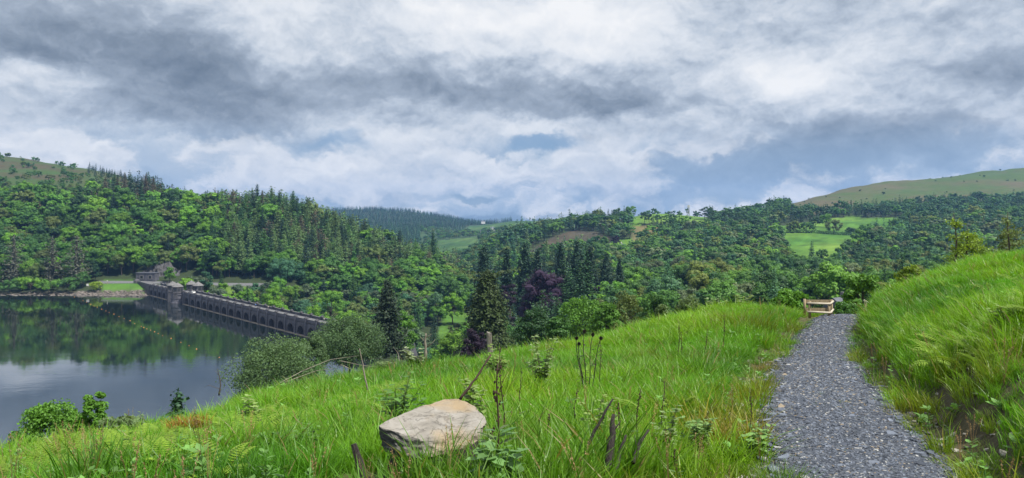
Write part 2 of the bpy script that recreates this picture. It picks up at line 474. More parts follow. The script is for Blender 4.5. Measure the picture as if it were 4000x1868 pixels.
FAR = {
    -1500: [(30, -10), (500, -8), (540, 2), (700, 40), (900, 85), (1250, 190), (1600, 180), (3000, 100), (9000, 0)],
    -600: [(30, -10), (500, -8), (540, 2), (700, 40), (900, 85), (1250, 185), (1600, 175), (3000, 100), (9000, 0)],
    0: [(30, -10), (500, -8), (536, 1.5), (552, 5), (600, 22), (700, 64), (850, 92), (1000, 118), (1250, 170), (1400, 165), (3000, 60), (9000, 0)],
    300: [(30, -10), (500, -8), (530, 1.5), (550, 5), (600, 21), (700, 66), (850, 88), (1000, 111), (1200, 145), (1400, 135), (3000, 60), (9000, 0)],
    560: [(30, -10), (500, -8), (528, 1.2), (542, 6), (562, 6.8), (610, 24), (700, 65), (850, 82), (1000, 98), (1150, 117), (1300, 110), (2000, 40), (9000, 0)],
    700: [(30, -10), (478, -8), (492, -6), (535, 3), (548, 6), (564, 6.5), (610, 24), (700, 62), (760, 66), (900, 66), (1100, 56), (1500, 10), (3000, 10), (9000, 0)],
    900: [(30, -10), (400, -12), (460, -13), (520, -7), (548, 5.6), (566, 6), (610, 22), (680, 53), (740, 57), (820, 50), (1100, 20), (1500, -10), (3000, 20), (9000, 0)],
    1100: [(30, -10), (340, -10), (400, -18), (480, -15), (530, -5), (548, 5.6), (566, 6), (610, 22), (690, 57), (740, 59), (820, 48), (1100, 5), (1500, -12), (3000, 60), (9000, 0)],
    1300: [(30, -5), (150, -5), (260, -14), (340, -20), (500, -18), (550, -8), (600, 9), (690, 38), (740, 38), (860, 22), (1100, -5), (1500, -15), (2500, 40), (3200, 112), (4000, 60), (9000, 0)],
    1500: [(30, -5), (200, -5), (300, -20), (480, -20), (560, -8), (620, 8), (690, 21), (820, 6), (1000, -8), (1500, -15), (2500, 45), (3200, 112), (4000, 60), (9000, 0)],
    1700: [(30, -5), (200, -5), (300, -20), (520, -18), (600, -6), (660, 1), (760, -7), (1000, -14), (1300, -8), (1600, 2), (2000, 15), (2500, 45), (3200, 88), (4000, 60), (9000, 0)],
    1850: [(30, -5), (200, -5), (300, -18), (600, -17), (800, -15), (1000, -12), (1300, -5), (1700, 10), (2200, 26), (3200, 50), (4500, 60), (9000, 0)],
    2000: [(30, -5), (200, -5), (300, -16), (600, -14), (800, -2), (950, 18), (1050, 30), (1200, 26), (1600, 20), (2300, 60), (3000, 50), (9000, 0)],
    2250: [(30, -5), (200, 0), (350, 0), (600, -4), (800, 10), (950, 28), (1100, 42), (1300, 38), (2200, 53), (3500, 40), (9000, 0)],
    2500: [(30, 0), (200, 4), (400, 5), (600, 2), (850, 15), (950, 28), (1020, 45), (1100, 57), (1250, 68), (1500, 60), (3500, 30), (9000, 0)],
    2800: [(30, 0), (200, 9), (300, 9), (500, 8), (700, 14), (900, 29), (980, 38), (1100, 54), (1250, 62), (1500, 56), (3500, 30), (9000, 0)],
    3100: [(30, 5), (200, 13), (300, 11), (500, 6), (620, 7), (700, 18), (900, 36), (1020, 48), (1150, 60), (1300, 75), (1450, 88), (1560, 93), (1800, 76), (3500, 40), (9000, 0)],
    3250: [(30, 5), (200, 14), (300, 12), (500, 6), (620, 7), (700, 18), (900, 36), (1020, 48), (1120, 57), (1250, 72), (1400, 91), (1650, 126), (1900, 112), (3500, 50), (9000, 0)],
    3400: [(30, 5), (200, 16), (300, 13), (500, 6), (620, 7), (700, 18), (900, 36), (1020, 48), (1100, 56), (1250, 72), (1400, 92), (1700, 141), (2000, 130), (3500, 60), (9000, 0)],
    3880: [(30, 5), (200, 18), (300, 15), (500, 13), (750, 24), (1000, 52), (1200, 80), (1400, 107), (1900, 191), (2200, 185), (3500, 80), (9000, 0)],
    4600: [(30, 5), (200, 22), (300, 18), (500, 16), (750, 28), (1000, 58), (1200, 86), (1400, 116), (1900, 205), (2300, 200), (3500, 90), (9000, 0)],
    5500: [(30, 5), (200, 22), (300, 18), (500, 16), (750, 28), (1000, 58), (1200, 86), (1400, 116), (1900, 215), (2300, 210), (3500, 90), (9000, 0)],
}
PXG = np.arange(-1500, 5501, 20.0)
LYG = np.linspace(math.log(1.0), math.log(9000.0), 1100)


def blur(A, n, ax):
    k = np.hanning(2 * n + 3)[1:-1]
    k /= k.sum()
    pad = [(0, 0), (0, 0)]
    pad[ax] = (n, n)
    B = np.pad(A, pad, mode='edge')
    return np.apply_along_axis(lambda v: np.convolve(v, k, 'valid'), ax, B)


def table(prof, nb_px, nb_y):
    keys = sorted(prof)
    cols = np.array([np.interp(LYG, np.log([p[0] for p in prof[k]]), [p[1] for p in prof[k]]) for k in keys])
    T = np.empty((len(PXG), len(LYG)))
    for j in range(len(LYG)):
        T[:, j] = np.interp(PXG, keys, cols[:, j])
    return blur(blur(T, nb_px, 0), nb_y, 1)


T_NEAR = table(NEAR, 4, 14)
T_FAR = table(FAR, 5, 5)


def look(T, px, ly):
    i = np.clip((px - PXG[0]) / 20.0, 0, len(PXG) - 1.001)
    j = np.clip((ly - LYG[0]) / (LYG[1] - LYG[0]), 0, len(LYG) - 1.001)
    i0 = i.astype(int); j0 = j.astype(int); fi = i - i0; fj = j - j0
    return (T[i0, j0] * (1 - fi) + T[i0 + 1, j0] * fi) * (1 - fj) + (T[i0, j0 + 1] * (1 - fi) + T[i0 + 1, j0 + 1] * fi) * fj


DAM0 = np.array([-264.6, 530.0]); DAMD = np.array([0.657, -0.754]); DAMN = np.array([0.754, 0.657])


def H(X, Y):
    """height of the ground above the lake"""
    X = np.asarray(X, float); Y = np.maximum(np.asarray(Y, float), 1.0)
    X, Y = np.broadcast_arrays(X, Y)
    px = 2000 + F * X / Y
    ly = np.log(Y)
    near = EYE - look(T_NEAR, px, ly)
    L, R = path_edges(Y)
    dl = L - X; dr = X - R
    off = np.maximum(np.maximum(dl, dr), 0)
    # the bank to the right of the path: a cut, then a slope that eases off
    d = np.maximum(dr, 0)
    cut = 0.42 * sstep(0.10, 1.0, d + 0.35 * (vnoise(X * 0.9, Y * 0.9, 3) - 0.5) * sstep(0, 0.4, d))
    bank = cut + 3.35 * (1 - np.exp(-np.maximum(d - 0.35, 0) * 0.155))
    bank = bank + 0.6 * fbm(X * 0.55, Y * 0.55, 31, 3) * sstep(0.4, 1.5, d)
    near = near + np.where(dr > 0, bank, 0)
    # small bumps away from the path
    w = sstep(0.0, 0.8, off) * sstep(120, 40, Y)
    near = near + w * (0.22 * fbm(X * 0.5, Y * 0.5, 11, 3) + 0.10 * fbm(X * 2.1, Y * 2.1, 12, 2))
    # a sunken verge on the left of the path
    near = near - 0.07 * sstep(0.0, 0.3, dl) * sstep(1.4, 0.5, dl)
    far = look(T_FAR, px, ly)
    # keep the terrace by the dam flat
    s = (X - DAM0[0]) * DAMD[0] + (Y - DAM0[1]) * DAMD[1]
    amp = sstep(565, 640, Y) * 1.0 + 0.12
    far = far + amp * (9.0 * fbm(X / 90, Y / 90, 41, 4) * np.clip(Y / 1000, 0.5, 1.6)) * sstep(420, 620, Y)
    return np.maximum(near, far)


def proj(X, Y, Z):
    return 2000 + F * X / Y, HOR + (EYE - Z) / Y * F


def at(px, Y):
    X = (px - 2000) / F * Y
    return float(X), float(Y), float(H(X, Y))


def pick(px, py, y0=2.5, y1=60.0, n=900):
    """the first ground point seen at a pixel"""
    Y = np.exp(np.linspace(math.log(y0), math.log(y1), n))
    X = (px - 2000) / F * Y
    q = HOR + (EYE - H(X, Y)) / Y * F
    k = np.nonzero(q <= py)[0]
    i = int(k[0]) if len(k) else int(np.argmin(q))
    return float(X[i]), float(Y[i]), float(H(X[i], Y[i]))


def inpoly(px, py, P):
    c = np.zeros(np.shape(px), bool)
    n = len(P)
    for i in range(n):
        x1, y1 = P[i]; x2, y2 = P[(i + 1) % n]
        c ^= ((y1 > py) != (y2 > py)) & (px < (x2 - x1) * (py - y1) / (y2 - y1 + 1e-9) + x1)
    return c


# open ground in the wooded valley: outline as seen from the hill, nearest and farthest distance
FIELDS = [
    ('pasture', [(3100, 1070), (3250, 1065), (3310, 1000), (3370, 955), (3440, 905), (3200, 905), (3060, 910), (3040, 950)], 640, 960),
    ('pasture', [(2960, 930), (3080, 930), (3470, 925), (3540, 850), (3300, 848), (3080, 878), (2970, 900)], 880, 1150),
    ('pasture', [(2470, 885), (2560, 868), (2700, 890), (2790, 880), (2740, 835), (2460, 820)], 980, 1400),
    ('pasture', [(2640, 945), (2700, 930), (2700, 900), (2660, 905)], 850, 1100),
    ('pasture', [(2340, 985), (2480, 985), (2490, 935), (2420, 938), (2350, 962)], 780, 1000),
    ('bracken', [(2020, 1040), (2200, 1005), (2340, 975), (2400, 935), (2330, 905), (2230, 900), (2140, 935), (2060, 985)], 700, 1100),
    ('heath', [(2460, 945), (2560, 930), (2580, 890), (2470, 880)], 900, 1100),
    ('lawn', [(1690, 1330), (1880, 1330), (1880, 1225), (1740, 1225)], 380, 600),
    ('far_pasture', [(1690, 1040), (1830, 1030), (1880, 960), (1860, 925), (1720, 940)], 1150, 1900),
    ('far_pasture', [(1800, 905), (2250, 905), (2250, 830), (1900, 830)], 1900, 2500),
    ('lawn', [(870, 1190), (960, 1190), (960, 1105), (870, 1105)], 430, 553),
    ('lawn', [(395, 1150), (575, 1150), (580, 1095), (395, 1095)], 500, 556),
]


def open_ground(px, py, Y):
    r = np.full(np.shape(px), -1)
    for i, (k, P, a, b) in enumerate(FIELDS):
        r = np.where(inpoly(px, py, P) & (Y > a) & (Y < b), i, r)
    return r


def moor_limit(px):
    return np.interp(px, [-1500, 0, 200, 350, 600, 640, 641], [820, 795, 798, 785, 735, 700, -999])


def moor_limit_right(px):
    return np.interp(px, [3080, 3081, 3150, 3400, 3700, 4000, 5500], [-999, 845, 842, 818, 792, 785, 785])


def build_terrain():
    cols = np.arange(-1400, 5401, 13.0)
    Ys = np.exp(np.linspace(math.log(1.2), math.log(4500), 520))
    PX, YY = np.meshgrid(cols, Ys)
    XX = (PX - 2000) / F * YY
    ZZ = H(XX, YY)
    nr, nc = XX.shape
    V = np.stack([XX, YY, ZZ], -1).reshape(-1, 3)
    idx = np.arange(nr * nc).reshape(nr, nc)
    q = np.stack([idx[:-1, :-1], idx[:-1, 1:], idx[1:, 1:], idx[1:, :-1]], -1).reshape(-1, 4)
    g = Geo().add(V, q)
    # the same hillside to either side of and behind the viewpoint
    xs = np.arange(-48, 48.01, 0.4); ys = np.arange(-16, 44.01, 0.4)
    GX, GY = np.meshgrid(xs, ys)
    GZ = H(GX, GY)
    inside = (GY > 1.9) & (np.abs(GX) < GY * 1.10 - 0.9)
    GZ = np.where(inside, GZ - 0.6, GZ)
    V2 = np.stack([GX, GY, GZ], -1).reshape(-1, 3)
    i2 = np.arange(GX.size).reshape(GX.shape)
    q2 = np.stack([i2[:-1, :-1], i2[:-1, 1:], i2[1:, 1:], i2[1:, :-1]], -1)
    hid = inside[:-1, :-1] & inside[1:, 1:] & inside[1:, :-1] & inside[:-1, 1:]
    g.add(V2, q2[~hid])
    V = np.concatenate([V, V2])
    ground_m = m_ground()
    o = g.obj('hillside_ground', ground_m, smooth=True)
    # what grows or lies on each spot
    X, Y, Z = V.T
    Y = np.maximum(Y, 1.0)
    px, py = proj(X, Y, Z)
    C = np.empty((len(V), 4)); C[:, 3] = 1
    floor_c = np.array([0.035, 0.05, 0.02]); C[:, :3] = floor_c
    nz = fbm(X / 14, Y / 14, 3, 3)
    nz2 = fbm(X / 70, Y / 70, 8, 3)
    moor = (px < 645) & (Y > 700) & (py < moor_limit(px))
    moorR = (Y > 1150) & (py < moor_limit_right(px))
    pal = {'pasture': (0.084, 0.172, 0.022), 'far_pasture': (0.052, 0.105, 0.026), 'bracken': (0.066, 0.056, 0.036), 'heath': (0.13, 0.115, 0.05), 'lawn': (0.085, 0.16, 0.024)}
    grassy = np.array([0.046, 0.088, 0.020]); brown = np.array([0.070, 0.062, 0.032])
    f = np.clip(0.45 + 2.2 * nz2 + 0.9 * nz, 0, 1)[:, None]
    mc = grassy * (1 - f) + brown * f
    C[moor, :3] = mc[moor]
    fr = np.clip(0.35 + 2.0 * nz2 + 0.7 * nz + 0.5 * sstep(3500, 3150, px) - 0.3 * sstep(740, 670, py), 0, 1)[:, None]
    mr = np.array([0.058, 0.094, 0.022]) * (1 - fr) + np.array([0.098, 0.086, 0.042]) * fr
    C[moorR, :3] = mr[moorR]
    og = open_ground(px, py, Y)
    sward = fbm(X / 5, Y / 5, 58, 3)
    lines = np.sin((X * 0.5 + Y * 0.9) / 2.6 + 3 * nz2)
    for i, (k, P, a, b) in enumerate(FIELDS):
        s = og == i
        C[s, :3] = np.array(pal[k])[None] * (1 + 0.7 * nz[s] + 0.9 * nz2[s] + 0.7 * sward[s] + 0.06 * lines[s])[:, None]
        C[s, 0] *= 1 + 0.8 * nz2[s]
    far_open = (Y > 1150) & (px > 1500) & (px < 2300) & (og < 0) & (Y < 2400)
    C[far_open, :3] = (0.045, 0.08, 0.026)
    nearm = Y < 140
    soil = np.array([0.07, 0.085, 0.025])
    C[nearm, :3] = soil
    L, R = path_edges(Y)
    dr = X - R; dl = L - X
    earth = nearm & (((dr > 0.05) & (dr < 1.15)) | ((dl > -0.2) & (dl < 0.9))) & (Y < 36)
    C[earth, :3] = np.array([0.075, 0.066, 0.036]) * (1 + 1.2 * fbm(X[earth] * 2.2, Y[earth] * 2.2, 4, 3))[:, None]
    shore = (Z < 1.6) & (Y > 100) & (px < 700)
    C[shore, :3] = (0.09, 0.078, 0.065)
    C[:, :3] = np.clip(C[:, :3], 0.005, 1)
    a = o.data.attributes.new('cover', 'FLOAT_COLOR', 'POINT')
    a.data.foreach_set('color', C.astype(np.float32).ravel())
    tag(o, 'grassy hillside running down to the lake and the wooded valley', kind='structure')
    return o


def m_ground():
    m, N, out = mat('ground_cover')
    c = N.add('ShaderNodeAttribute', None, attribute_type='GEOMETRY', attribute_name='cover').outputs['Color']
    pos = N.add('ShaderNodeNewGeometry').outputs['Position']
    n1 = N.noise(pos, 0.07, 6, 0.65)
    n2 = N.noise(pos, 1.1, 6, 0.65)
    k = N.math('ADD', N.math('MULTIPLY', n1.outputs['Fac'], 0.7), N.math('MULTIPLY', n2.outputs['Fac'], 0.8))
    k = N.math('MAXIMUM', N.math('ADD', k, 0.22), 0.2)
    col = N.mix(1.0, c, N.add('ShaderNodeCombineXYZ', {0: k, 1: k, 2: k}).outputs[0], 'MULTIPLY')
    b = N.add('ShaderNodeBump', {'Height': N.noise(pos, 6.0, 6, 0.6).outputs['Fac'], 'Strength': 0.8, 'Distance': 0.08})
    p = N.add('ShaderNodeBsdfPrincipled', {'Base Color': col, 'Roughness': 0.9, 'Specular IOR Level': 0.15, 'Normal': b.outputs[0]})
    N.l.new(p.outputs[0], out.inputs[0])
    return m


GROUND = build_terrain()


def build_lake():
    m, N, out = mat('lake_water')
    pos = N.add('ShaderNodeNewGeometry').outputs['Position']
    st = N.vmath('MULTIPLY', pos, (1.0, 1.6, 1.0))
    patch = N.ramp(N.noise(N.vmath('MULTIPLY', pos, (1.0, 3.2, 1.0)), 0.012, 4, 0.55).outputs['Fac'], [(0.42, 0.18), (0.62, 1.0)])
    h = N.math('ADD', N.math('MULTIPLY', N.noise(st, 0.55, 4, 0.55).outputs['Fac'], 1.0), N.math('MULTIPLY', N.noise(st, 0.13, 3, 0.5).outputs['Fac'], 1.6))
    b = N.add('ShaderNodeBump', {'Height': h, 'Strength': N.math('MULTIPLY', patch, 0.10), 'Distance': 0.35})
    N.l.new(N.math('MULTIPLY', patch, 0.042), b.inputs['Strength'])
    lw = N.add('ShaderNodeLayerWeight', {'Blend': 0.5, 'Normal': b.outputs[0]})
    fr = N.add('ShaderNodeMath', {0: lw.outputs['Facing'], 1: 1.7}, operation='POWER')
    fr = N.add('ShaderNodeMath', {0: fr.outputs[0], 1: 0.74}, operation='MULTIPLY')
    body = N.add('ShaderNodeBsdfDiffuse', {'Color': (0.008, 0.013, 0.012, 1)})
    gl = N.add('ShaderNodeBsdfGlossy', {'Color': (0.95, 0.97, 1.0, 1), 'Roughness': 0.03, 'Normal': b.outputs[0]})
    mx = N.add('ShaderNodeMixShader', {0: fr.outputs[0], 1: body.outputs[0], 2: gl.outputs[0]})
    N.l.new(mx.outputs[0], out.inputs[0])
    def on(s, off=2.0):
        q = DAM0 + DAMD * s + DAMN * off
        return (q[0], q[1], 0.0)
    V = [(-900, 20, 0), (-1100, 620, 0), (-290, 620, 0), on(0), on(345), (-5, 235, 0), (-5, 20, 0)]
    g = Geo().add(V, np.array([[0, 6, 5, 4, 3, 2, 1]]))
    o = g.obj('lake_water', m)
    return tag(o, 'still dark lake mirroring the wooded hill and grey sky', kind='structure')


LAKE = build_lake()


def build_path():
    m, N, out = mat('slate_gravel')
    pos = N.add('ShaderNodeNewGeometry').outputs['Position']
    v = N.add('ShaderNodeTexVoronoi', {'Vector': N.vmath('MULTIPLY', pos, (1.0, 1.5, 1.0)), 'Scale': 26.0})
    n = N.noise(pos, 0.9, 5, 0.6)
    val = N.math('ADD', N.math('MULTIPLY', N.add('ShaderNodeSeparateColor', {0: v.outputs['Color']}).outputs[0], 0.75), N.math('MULTIPLY', n.outputs['Fac'], 0.35))
    col = N.ramp(val, [(0.1, (0.018, 0.022, 0.030)), (0.55, (0.052, 0.062, 0.082)), (0.9, (0.11, 0.12, 0.14)), (1.0, (0.17, 0.17, 0.165))])
    b = N.add('ShaderNodeBump', {'Height': v.outputs['Distance'], 'Strength': 0.9, 'Distance': 0.03})
    p = N.add('ShaderNodeBsdfPrincipled', {'Base Color': col, 'Roughness': 0.7, 'Specular IOR Level': 0.35, 'Normal': b.outputs[0]})
    N.l.new(p.outputs[0], out.inputs[0])
    Y = np.exp(np.linspace(math.log(2.2), math.log(60), 150))
    U = np.linspace(-0.02, 1.02, 13)
    L, R = path_edges(Y)
    XX = L[:, None] + (R - L)[:, None] * U[None]
    YY = np.repeat(Y[:, None], len(U), 1)
    ZZ = H(XX, YY) + 0.012 + 0.02 * np.sin(np.clip(U, 0, 1) * math.pi)[None]
    ZZ[:, 0] -= 0.04; ZZ[:, -1] -= 0.04
    V = np.stack([XX, YY, ZZ], -1).reshape(-1, 3)
    idx = np.arange(XX.size).reshape(XX.shape)
    q = np.stack([idx[:-1, :-1], idx[:-1, 1:], idx[1:, 1:], idx[1:, :-1]], -1).reshape(-1, 4)
    o = Geo().add(V, q).obj('gravel_path', m, smooth=True)
    return tag(o, 'footpath of blue grey slate gravel leading over the rise', kind='structure')


PATH = build_path()

# ------------------------------------------------------------------ scattering with geometry nodes (uncountable cover only)
def source_collection(name, meshes):
    c = bpy.data.collections.new(name)
    for i, me in enumerate(meshes):
        o = bpy.data.objects.new('%s_%02d' % (name, i), me)
        c.objects.link(o)
    return c


def scatter(name, coll, P, rot, scl, idx, tint, parent=None):
    P = np.asarray(P, float); n = len(P)
    me = bpy.data.meshes.new(name)
    me.vertices.add(n)
    me.vertices.foreach_set('co', P.astype(np.float32).ravel())
    def attr(nm, typ, key, data):
        a = me.attributes.new(nm, typ, 'POINT')
        a.data.foreach_set(key, np.ascontiguousarray(data).ravel())
    attr('rot', 'FLOAT_VECTOR', 'vector', np.asarray(rot, np.float32))
    s = np.asarray(scl, np.float32)
    attr('scl', 'FLOAT_VECTOR', 'vector', s if s.ndim == 2 else np.repeat(s[:, None], 3, 1))
    attr('idx', 'INT', 'value', np.asarray(idx, np.int32))
    attr('tint', 'FLOAT_VECTOR', 'vector', np.asarray(tint, np.float32))
    o = bpy.data.objects.new(name, me)
    link(o, parent)
    ng = bpy.data.node_groups.new(name + '_nodes', 'GeometryNodeTree')
    ng.interface.new_socket('Geometry', in_out='INPUT', socket_type='NodeSocketGeometry')
    ng.interface.new_socket('Geometry', in_out='OUTPUT', socket_type='NodeSocketGeometry')
    n_in = ng.nodes.new('NodeGroupInput'); n_out = ng.nodes.new('NodeGroupOutput')
    ci = ng.nodes.new('GeometryNodeCollectionInfo')
    ci.inputs['Collection'].default_value = coll
    ci.inputs['Separate Children'].default_value = True
    ci.inputs['Reset Children'].default_value = True
    ip = ng.nodes.new('GeometryNodeInstanceOnPoints')
    ip.inputs['Pick Instance'].default_value = True
    def na(nm, typ):
        a = ng.nodes.new('GeometryNodeInputNamedAttribute')
        a.data_type = typ
        a.inputs['Name'].default_value = nm
        return a.outputs['Attribute']
    ng.links.new(n_in.outputs[0], ip.inputs['Points'])
    ng.links.new(ci.outputs[0], ip.inputs['Instance'])
    ng.links.new(na('idx', 'INT'), ip.inputs['Instance Index'])
    e2r = ng.nodes.new('FunctionNodeEulerToRotation')
    ng.links.new(na('rot', 'FLOAT_VECTOR'), e2r.inputs[0])
    ng.links.new(e2r.outputs[0], ip.inputs['Rotation'])
    ng.links.new(na('scl', 'FLOAT_VECTOR'), ip.inputs['Scale'])
    ng.links.new(ip.outputs[0], n_out.inputs[0])
    md = o.modifiers.new('scatter', 'NODES')
    md.node_group = ng
    return o

# ------------------------------------------------------------------ trees
def unit(v):
    return v / (np.linalg.norm(v, axis=-1, keepdims=True) + 1e-9)


def _ico():
    bm = bmesh.new()
    bmesh.ops.create_icosphere(bm, subdivisions=1, radius=1.0)
    V = np.array([v.co[:] for v in bm.verts]); Fc = np.array([[v.index for v in f.verts] for f in bm.faces])
    bm.free()
    return V, Fc


ICO_V, ICO_F = _ico()


def broad_crown(g, rng, R, zc, rz, clumps, per, leaf, matid=0, ry=None, aspect=0.65, flat=0.75, shell=0.5, val=None, floor=-0.75, jit=0.55, core=False):
    """crown of many leaf clumps filling an uneven ellipsoid; returns the clump centres"""
    ry = ry or R
    d = unit(rng.normal(size=(clumps, 3)))
    d[:, 2] = np.where(d[:, 2] < floor, -d[:, 2], d[:, 2])
    r = shell + (1 - shell) * rng.random(clumps) ** 0.6
    r *= 0.86 + 0.28 * rng.random(clumps)
    c = d * r[:, None] * np.array([R, ry, rz]) * 0.82
    cr = R * (0.13 + 0.24 * rng.random(clumps) ** 1.3)
    C = []; Nn = []; W = []
    for k in range(clumps):
        dd = unit(rng.normal(size=(per, 3)) + np.array([0, 0, 0.45]))
        rr = cr[k] * (0.62 + 0.45 * rng.random(per))
        C.append(c[k] + dd * rr[:, None] * np.array([1, 1, flat]))
        Nn.append(dd + jit * rng.normal(size=(per, 3)) + np.array([0, 0, 0.35]))
        W.append(np.clip(0.5 + 0.25 * rng.normal() + 0.28 * rng.normal(size=per), 0, 1))
    C = np.concatenate(C) + np.array([0, 0, zc]); Nn = np.concatenate(Nn)
    g.leaves(C, Nn, leaf * (0.7 + 0.6 * rng.random(len(C))), aspect, matid, rng, val=np.concatenate(W))
    if core:
        for k in range(clumps):
            V = ICO_V * cr[k] * 0.62 * (0.8 + 0.4 * rng.random((len(ICO_V), 1))) * np.array([1, 1, flat]) + c[k] + np.array([0, 0, zc])
            g.add(V, ICO_F, matid, 0.25 + 0.3 * rng.random(len(ICO_F)))
    return c + np.array([0, 0, zc])


def limbs(g, rng, base_r, trunk_h, ends, matid=0, sides=6, lean=(0, 0), jig=0.06):
    """a tapered trunk and limbs that reach some of the clumps"""
    n = 7
    z = np.linspace(0, 1, n)
    P = np.stack([lean[0] * z + jig * trunk_h * 0.3 * np.sin(z * 4 + rng.random() * 6) * z, lean[1] * z, z * trunk_h], -1)
    P[0, 2] = -0.6
    g.tube(P, base_r * (1 - 0.55 * z), sides, matid)
    for e in ends:
        k = int(rng.integers(2, n - 1))
        a = P[k]
        t = np.linspace(0, 1, 5)[:, None]
        mid = (a + e) / 2 + np.array([0, 0, 0.12]) * np.linalg.norm(e - a)
        Q = (1 - t) ** 2 * a + 2 * t * (1 - t) * mid + t ** 2 * e
        Q[1:4] += rng.normal(size=(3, 3)) * 0.03 * np.linalg.norm(e - a)
        g.tube(Q, base_r * np.linspace(0.42, 0.08, 5), max(4, sides - 2), matid)


def conifer_crown(g, rng, Hh, R, z0, whorls, nb, leaf, matid=0, droop=0.35, shape=0.85, ragged=0.25, per=7, tip=1.0, dens=1.0):
    """tiers of drooping boughs, each bough a fan of flat sprays"""
    C = []; Nn = []; S = []; W = []
    for i in range(whorls):
        f = (i + rng.random() * 0.5) / whorls
        z = z0 + (Hh - z0) * f
        r = R * ((1 - f) ** shape) * (1 - ragged * 0.5 + ragged * rng.random()) + 0.02 * R * tip
        a0 = rng.random() * 6.28
        k_n = max(3, int(nb * (0.55 + 0.45 * (1 - f))))
        for k in range(k_n):
            a = a0 + 6.283 * k / k_n + rng.normal() * 0.25
            rb = r * (1 - ragged * rng.random())
            if rng.random() > dens:
                continue
            m = max(2, int(per * (0.3 + rb / R)))
            t = (np.arange(m) + rng.random(m)) / m
            t = 0.12 + 0.88 * t
            rad = rb * t
            x = rad * math.cos(a); y = rad * math.sin(a)
            zz = z - droop * rb * t ** 1.3 + 0.14 * rb * t ** 3 + rng.normal(size=m) * leaf * 0.25
            side = rng.normal(size=m) * leaf * 0.55 * (0.4 + t)
            C.append(np.stack([x - side * math.sin(a), y + side * math.cos(a), zz], -1))
            nn = np.stack([np.full(m, 0.45 * math.cos(a)), np.full(m, 0.45 * math.sin(a)), np.full(m, 0.9)], -1)
            Nn.append(nn + 0.45 * rng.normal(size=(m, 3)))
            S.append(leaf * (0.65 + 0.6 * rng.random(m)) * (0.6 + 0.4 * min(1, rb / R * 2)))
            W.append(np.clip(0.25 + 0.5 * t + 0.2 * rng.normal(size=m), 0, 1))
    g.leaves(np.concatenate(C), np.concatenate(Nn), np.concatenate(S), 0.55, matid, rng, val=np.concatenate(W))
    # the leading shoot
    n = 5
    g.leaves(np.stack([np.zeros(n), np.zeros(n), np.linspace(Hh - 0.03 * Hh, Hh, n)], -1), rng.normal(size=(n, 3)) * [1, 1, 0.1], leaf * 0.55, 0.4, matid, rng)


# unit trees: height 1; used at real size through their scale
def broad_mesh(seed, detail, wide=0.46):
    rng = np.random.default_rng(seed)
    t = Geo(); c = Geo()
    if detail == 2:
        ends = broad_crown(c, rng, wide, 0.58, 0.40, 38, 110, 0.040, jit=0.28, core=True)
    elif detail == 1:
        ends = broad_crown(c, rng, wide, 0.58, 0.40, 26, 60, 0.060, jit=0.24, core=True)
    else:
        ends = broad_crown(c, rng, wide, 0.58, 0.40, 19, 32, 0.085, jit=0.2, core=True)
    limbs(t, rng, 0.024, 0.55, ends[:6] if detail else ends[:2], sides=6 if detail else 4)
    return t, c


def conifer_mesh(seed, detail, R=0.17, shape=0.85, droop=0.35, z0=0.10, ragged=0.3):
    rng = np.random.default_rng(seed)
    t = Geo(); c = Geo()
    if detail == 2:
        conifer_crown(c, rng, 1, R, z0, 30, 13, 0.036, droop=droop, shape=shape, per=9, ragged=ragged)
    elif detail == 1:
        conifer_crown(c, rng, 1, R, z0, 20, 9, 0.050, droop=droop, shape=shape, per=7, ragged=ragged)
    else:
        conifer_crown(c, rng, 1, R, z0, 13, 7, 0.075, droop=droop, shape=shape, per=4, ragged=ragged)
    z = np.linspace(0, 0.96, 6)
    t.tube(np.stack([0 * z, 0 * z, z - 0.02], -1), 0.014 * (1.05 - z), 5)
    return t, c


def whole(pair, mats, name):
    """trunk and crown in one mesh (for woods that read as one mass)"""
    t, c = pair
    g = Geo()
    for src, mi in ((t, 0), (c, 1)):
        base = g.nv
        V = np.concatenate(src.V)
        g.V.append(V); g.T.append(np.full(len(V), 0.5)); g.nv += len(V)
        for f, m, v in src.F:
            g.F.append((f + base, mi, v))
    return g.mesh(name, mats)


LIB = {}      # kind -> list of (trunk mesh, crown mesh), full detail
MASS = {}     # kind -> collection of whole trees
FARM = {}


def tree_library():
    kinds = {
        'broad': ([(11, .46), (12, .40), (13, .50), (14, .36), (15, .44)], 'leaf', 'bark'),
        'spruce': ([(21, dict()), (22, dict(R=.14)), (23, dict(R=.20, ragged=.4)), (24, dict(R=.15, shape=.7))], 'needle', 'bark'),
        'larch': ([(31, dict(R=.19, droop=.22, ragged=.5, shape=.62, z0=.2)), (32, dict(R=.16, droop=.2, ragged=.5, shape=.7, z0=.15)), (33, dict(R=.22, droop=.15, ragged=.55, shape=.55, z0=.22))], 'needle', 'bark'),
    }
    for k, (vs, lm, bm) in kinds.items():
        pr = []; mid = []; low = []
        for seed, a in vs:
            mk = (lambda d: broad_mesh(seed, d, a)) if k == 'broad' else (lambda d: conifer_mesh(seed, d, **a))
            t, c = mk(2)
            pr.append((t.mesh('trunk', M[bm], True), c.mesh('crown', M[lm])))
            mid.append(whole(mk(1), [M[bm], M[lm]], k + '_mid'))
            low.append(whole(mk(0), [M[bm], M[lm]], k + '_far'))
        LIB[k] = pr
        MASS[k] = source_collection(k + '_wood', mid)
        FARM[k] = source_collection(k + '_farwood', low)


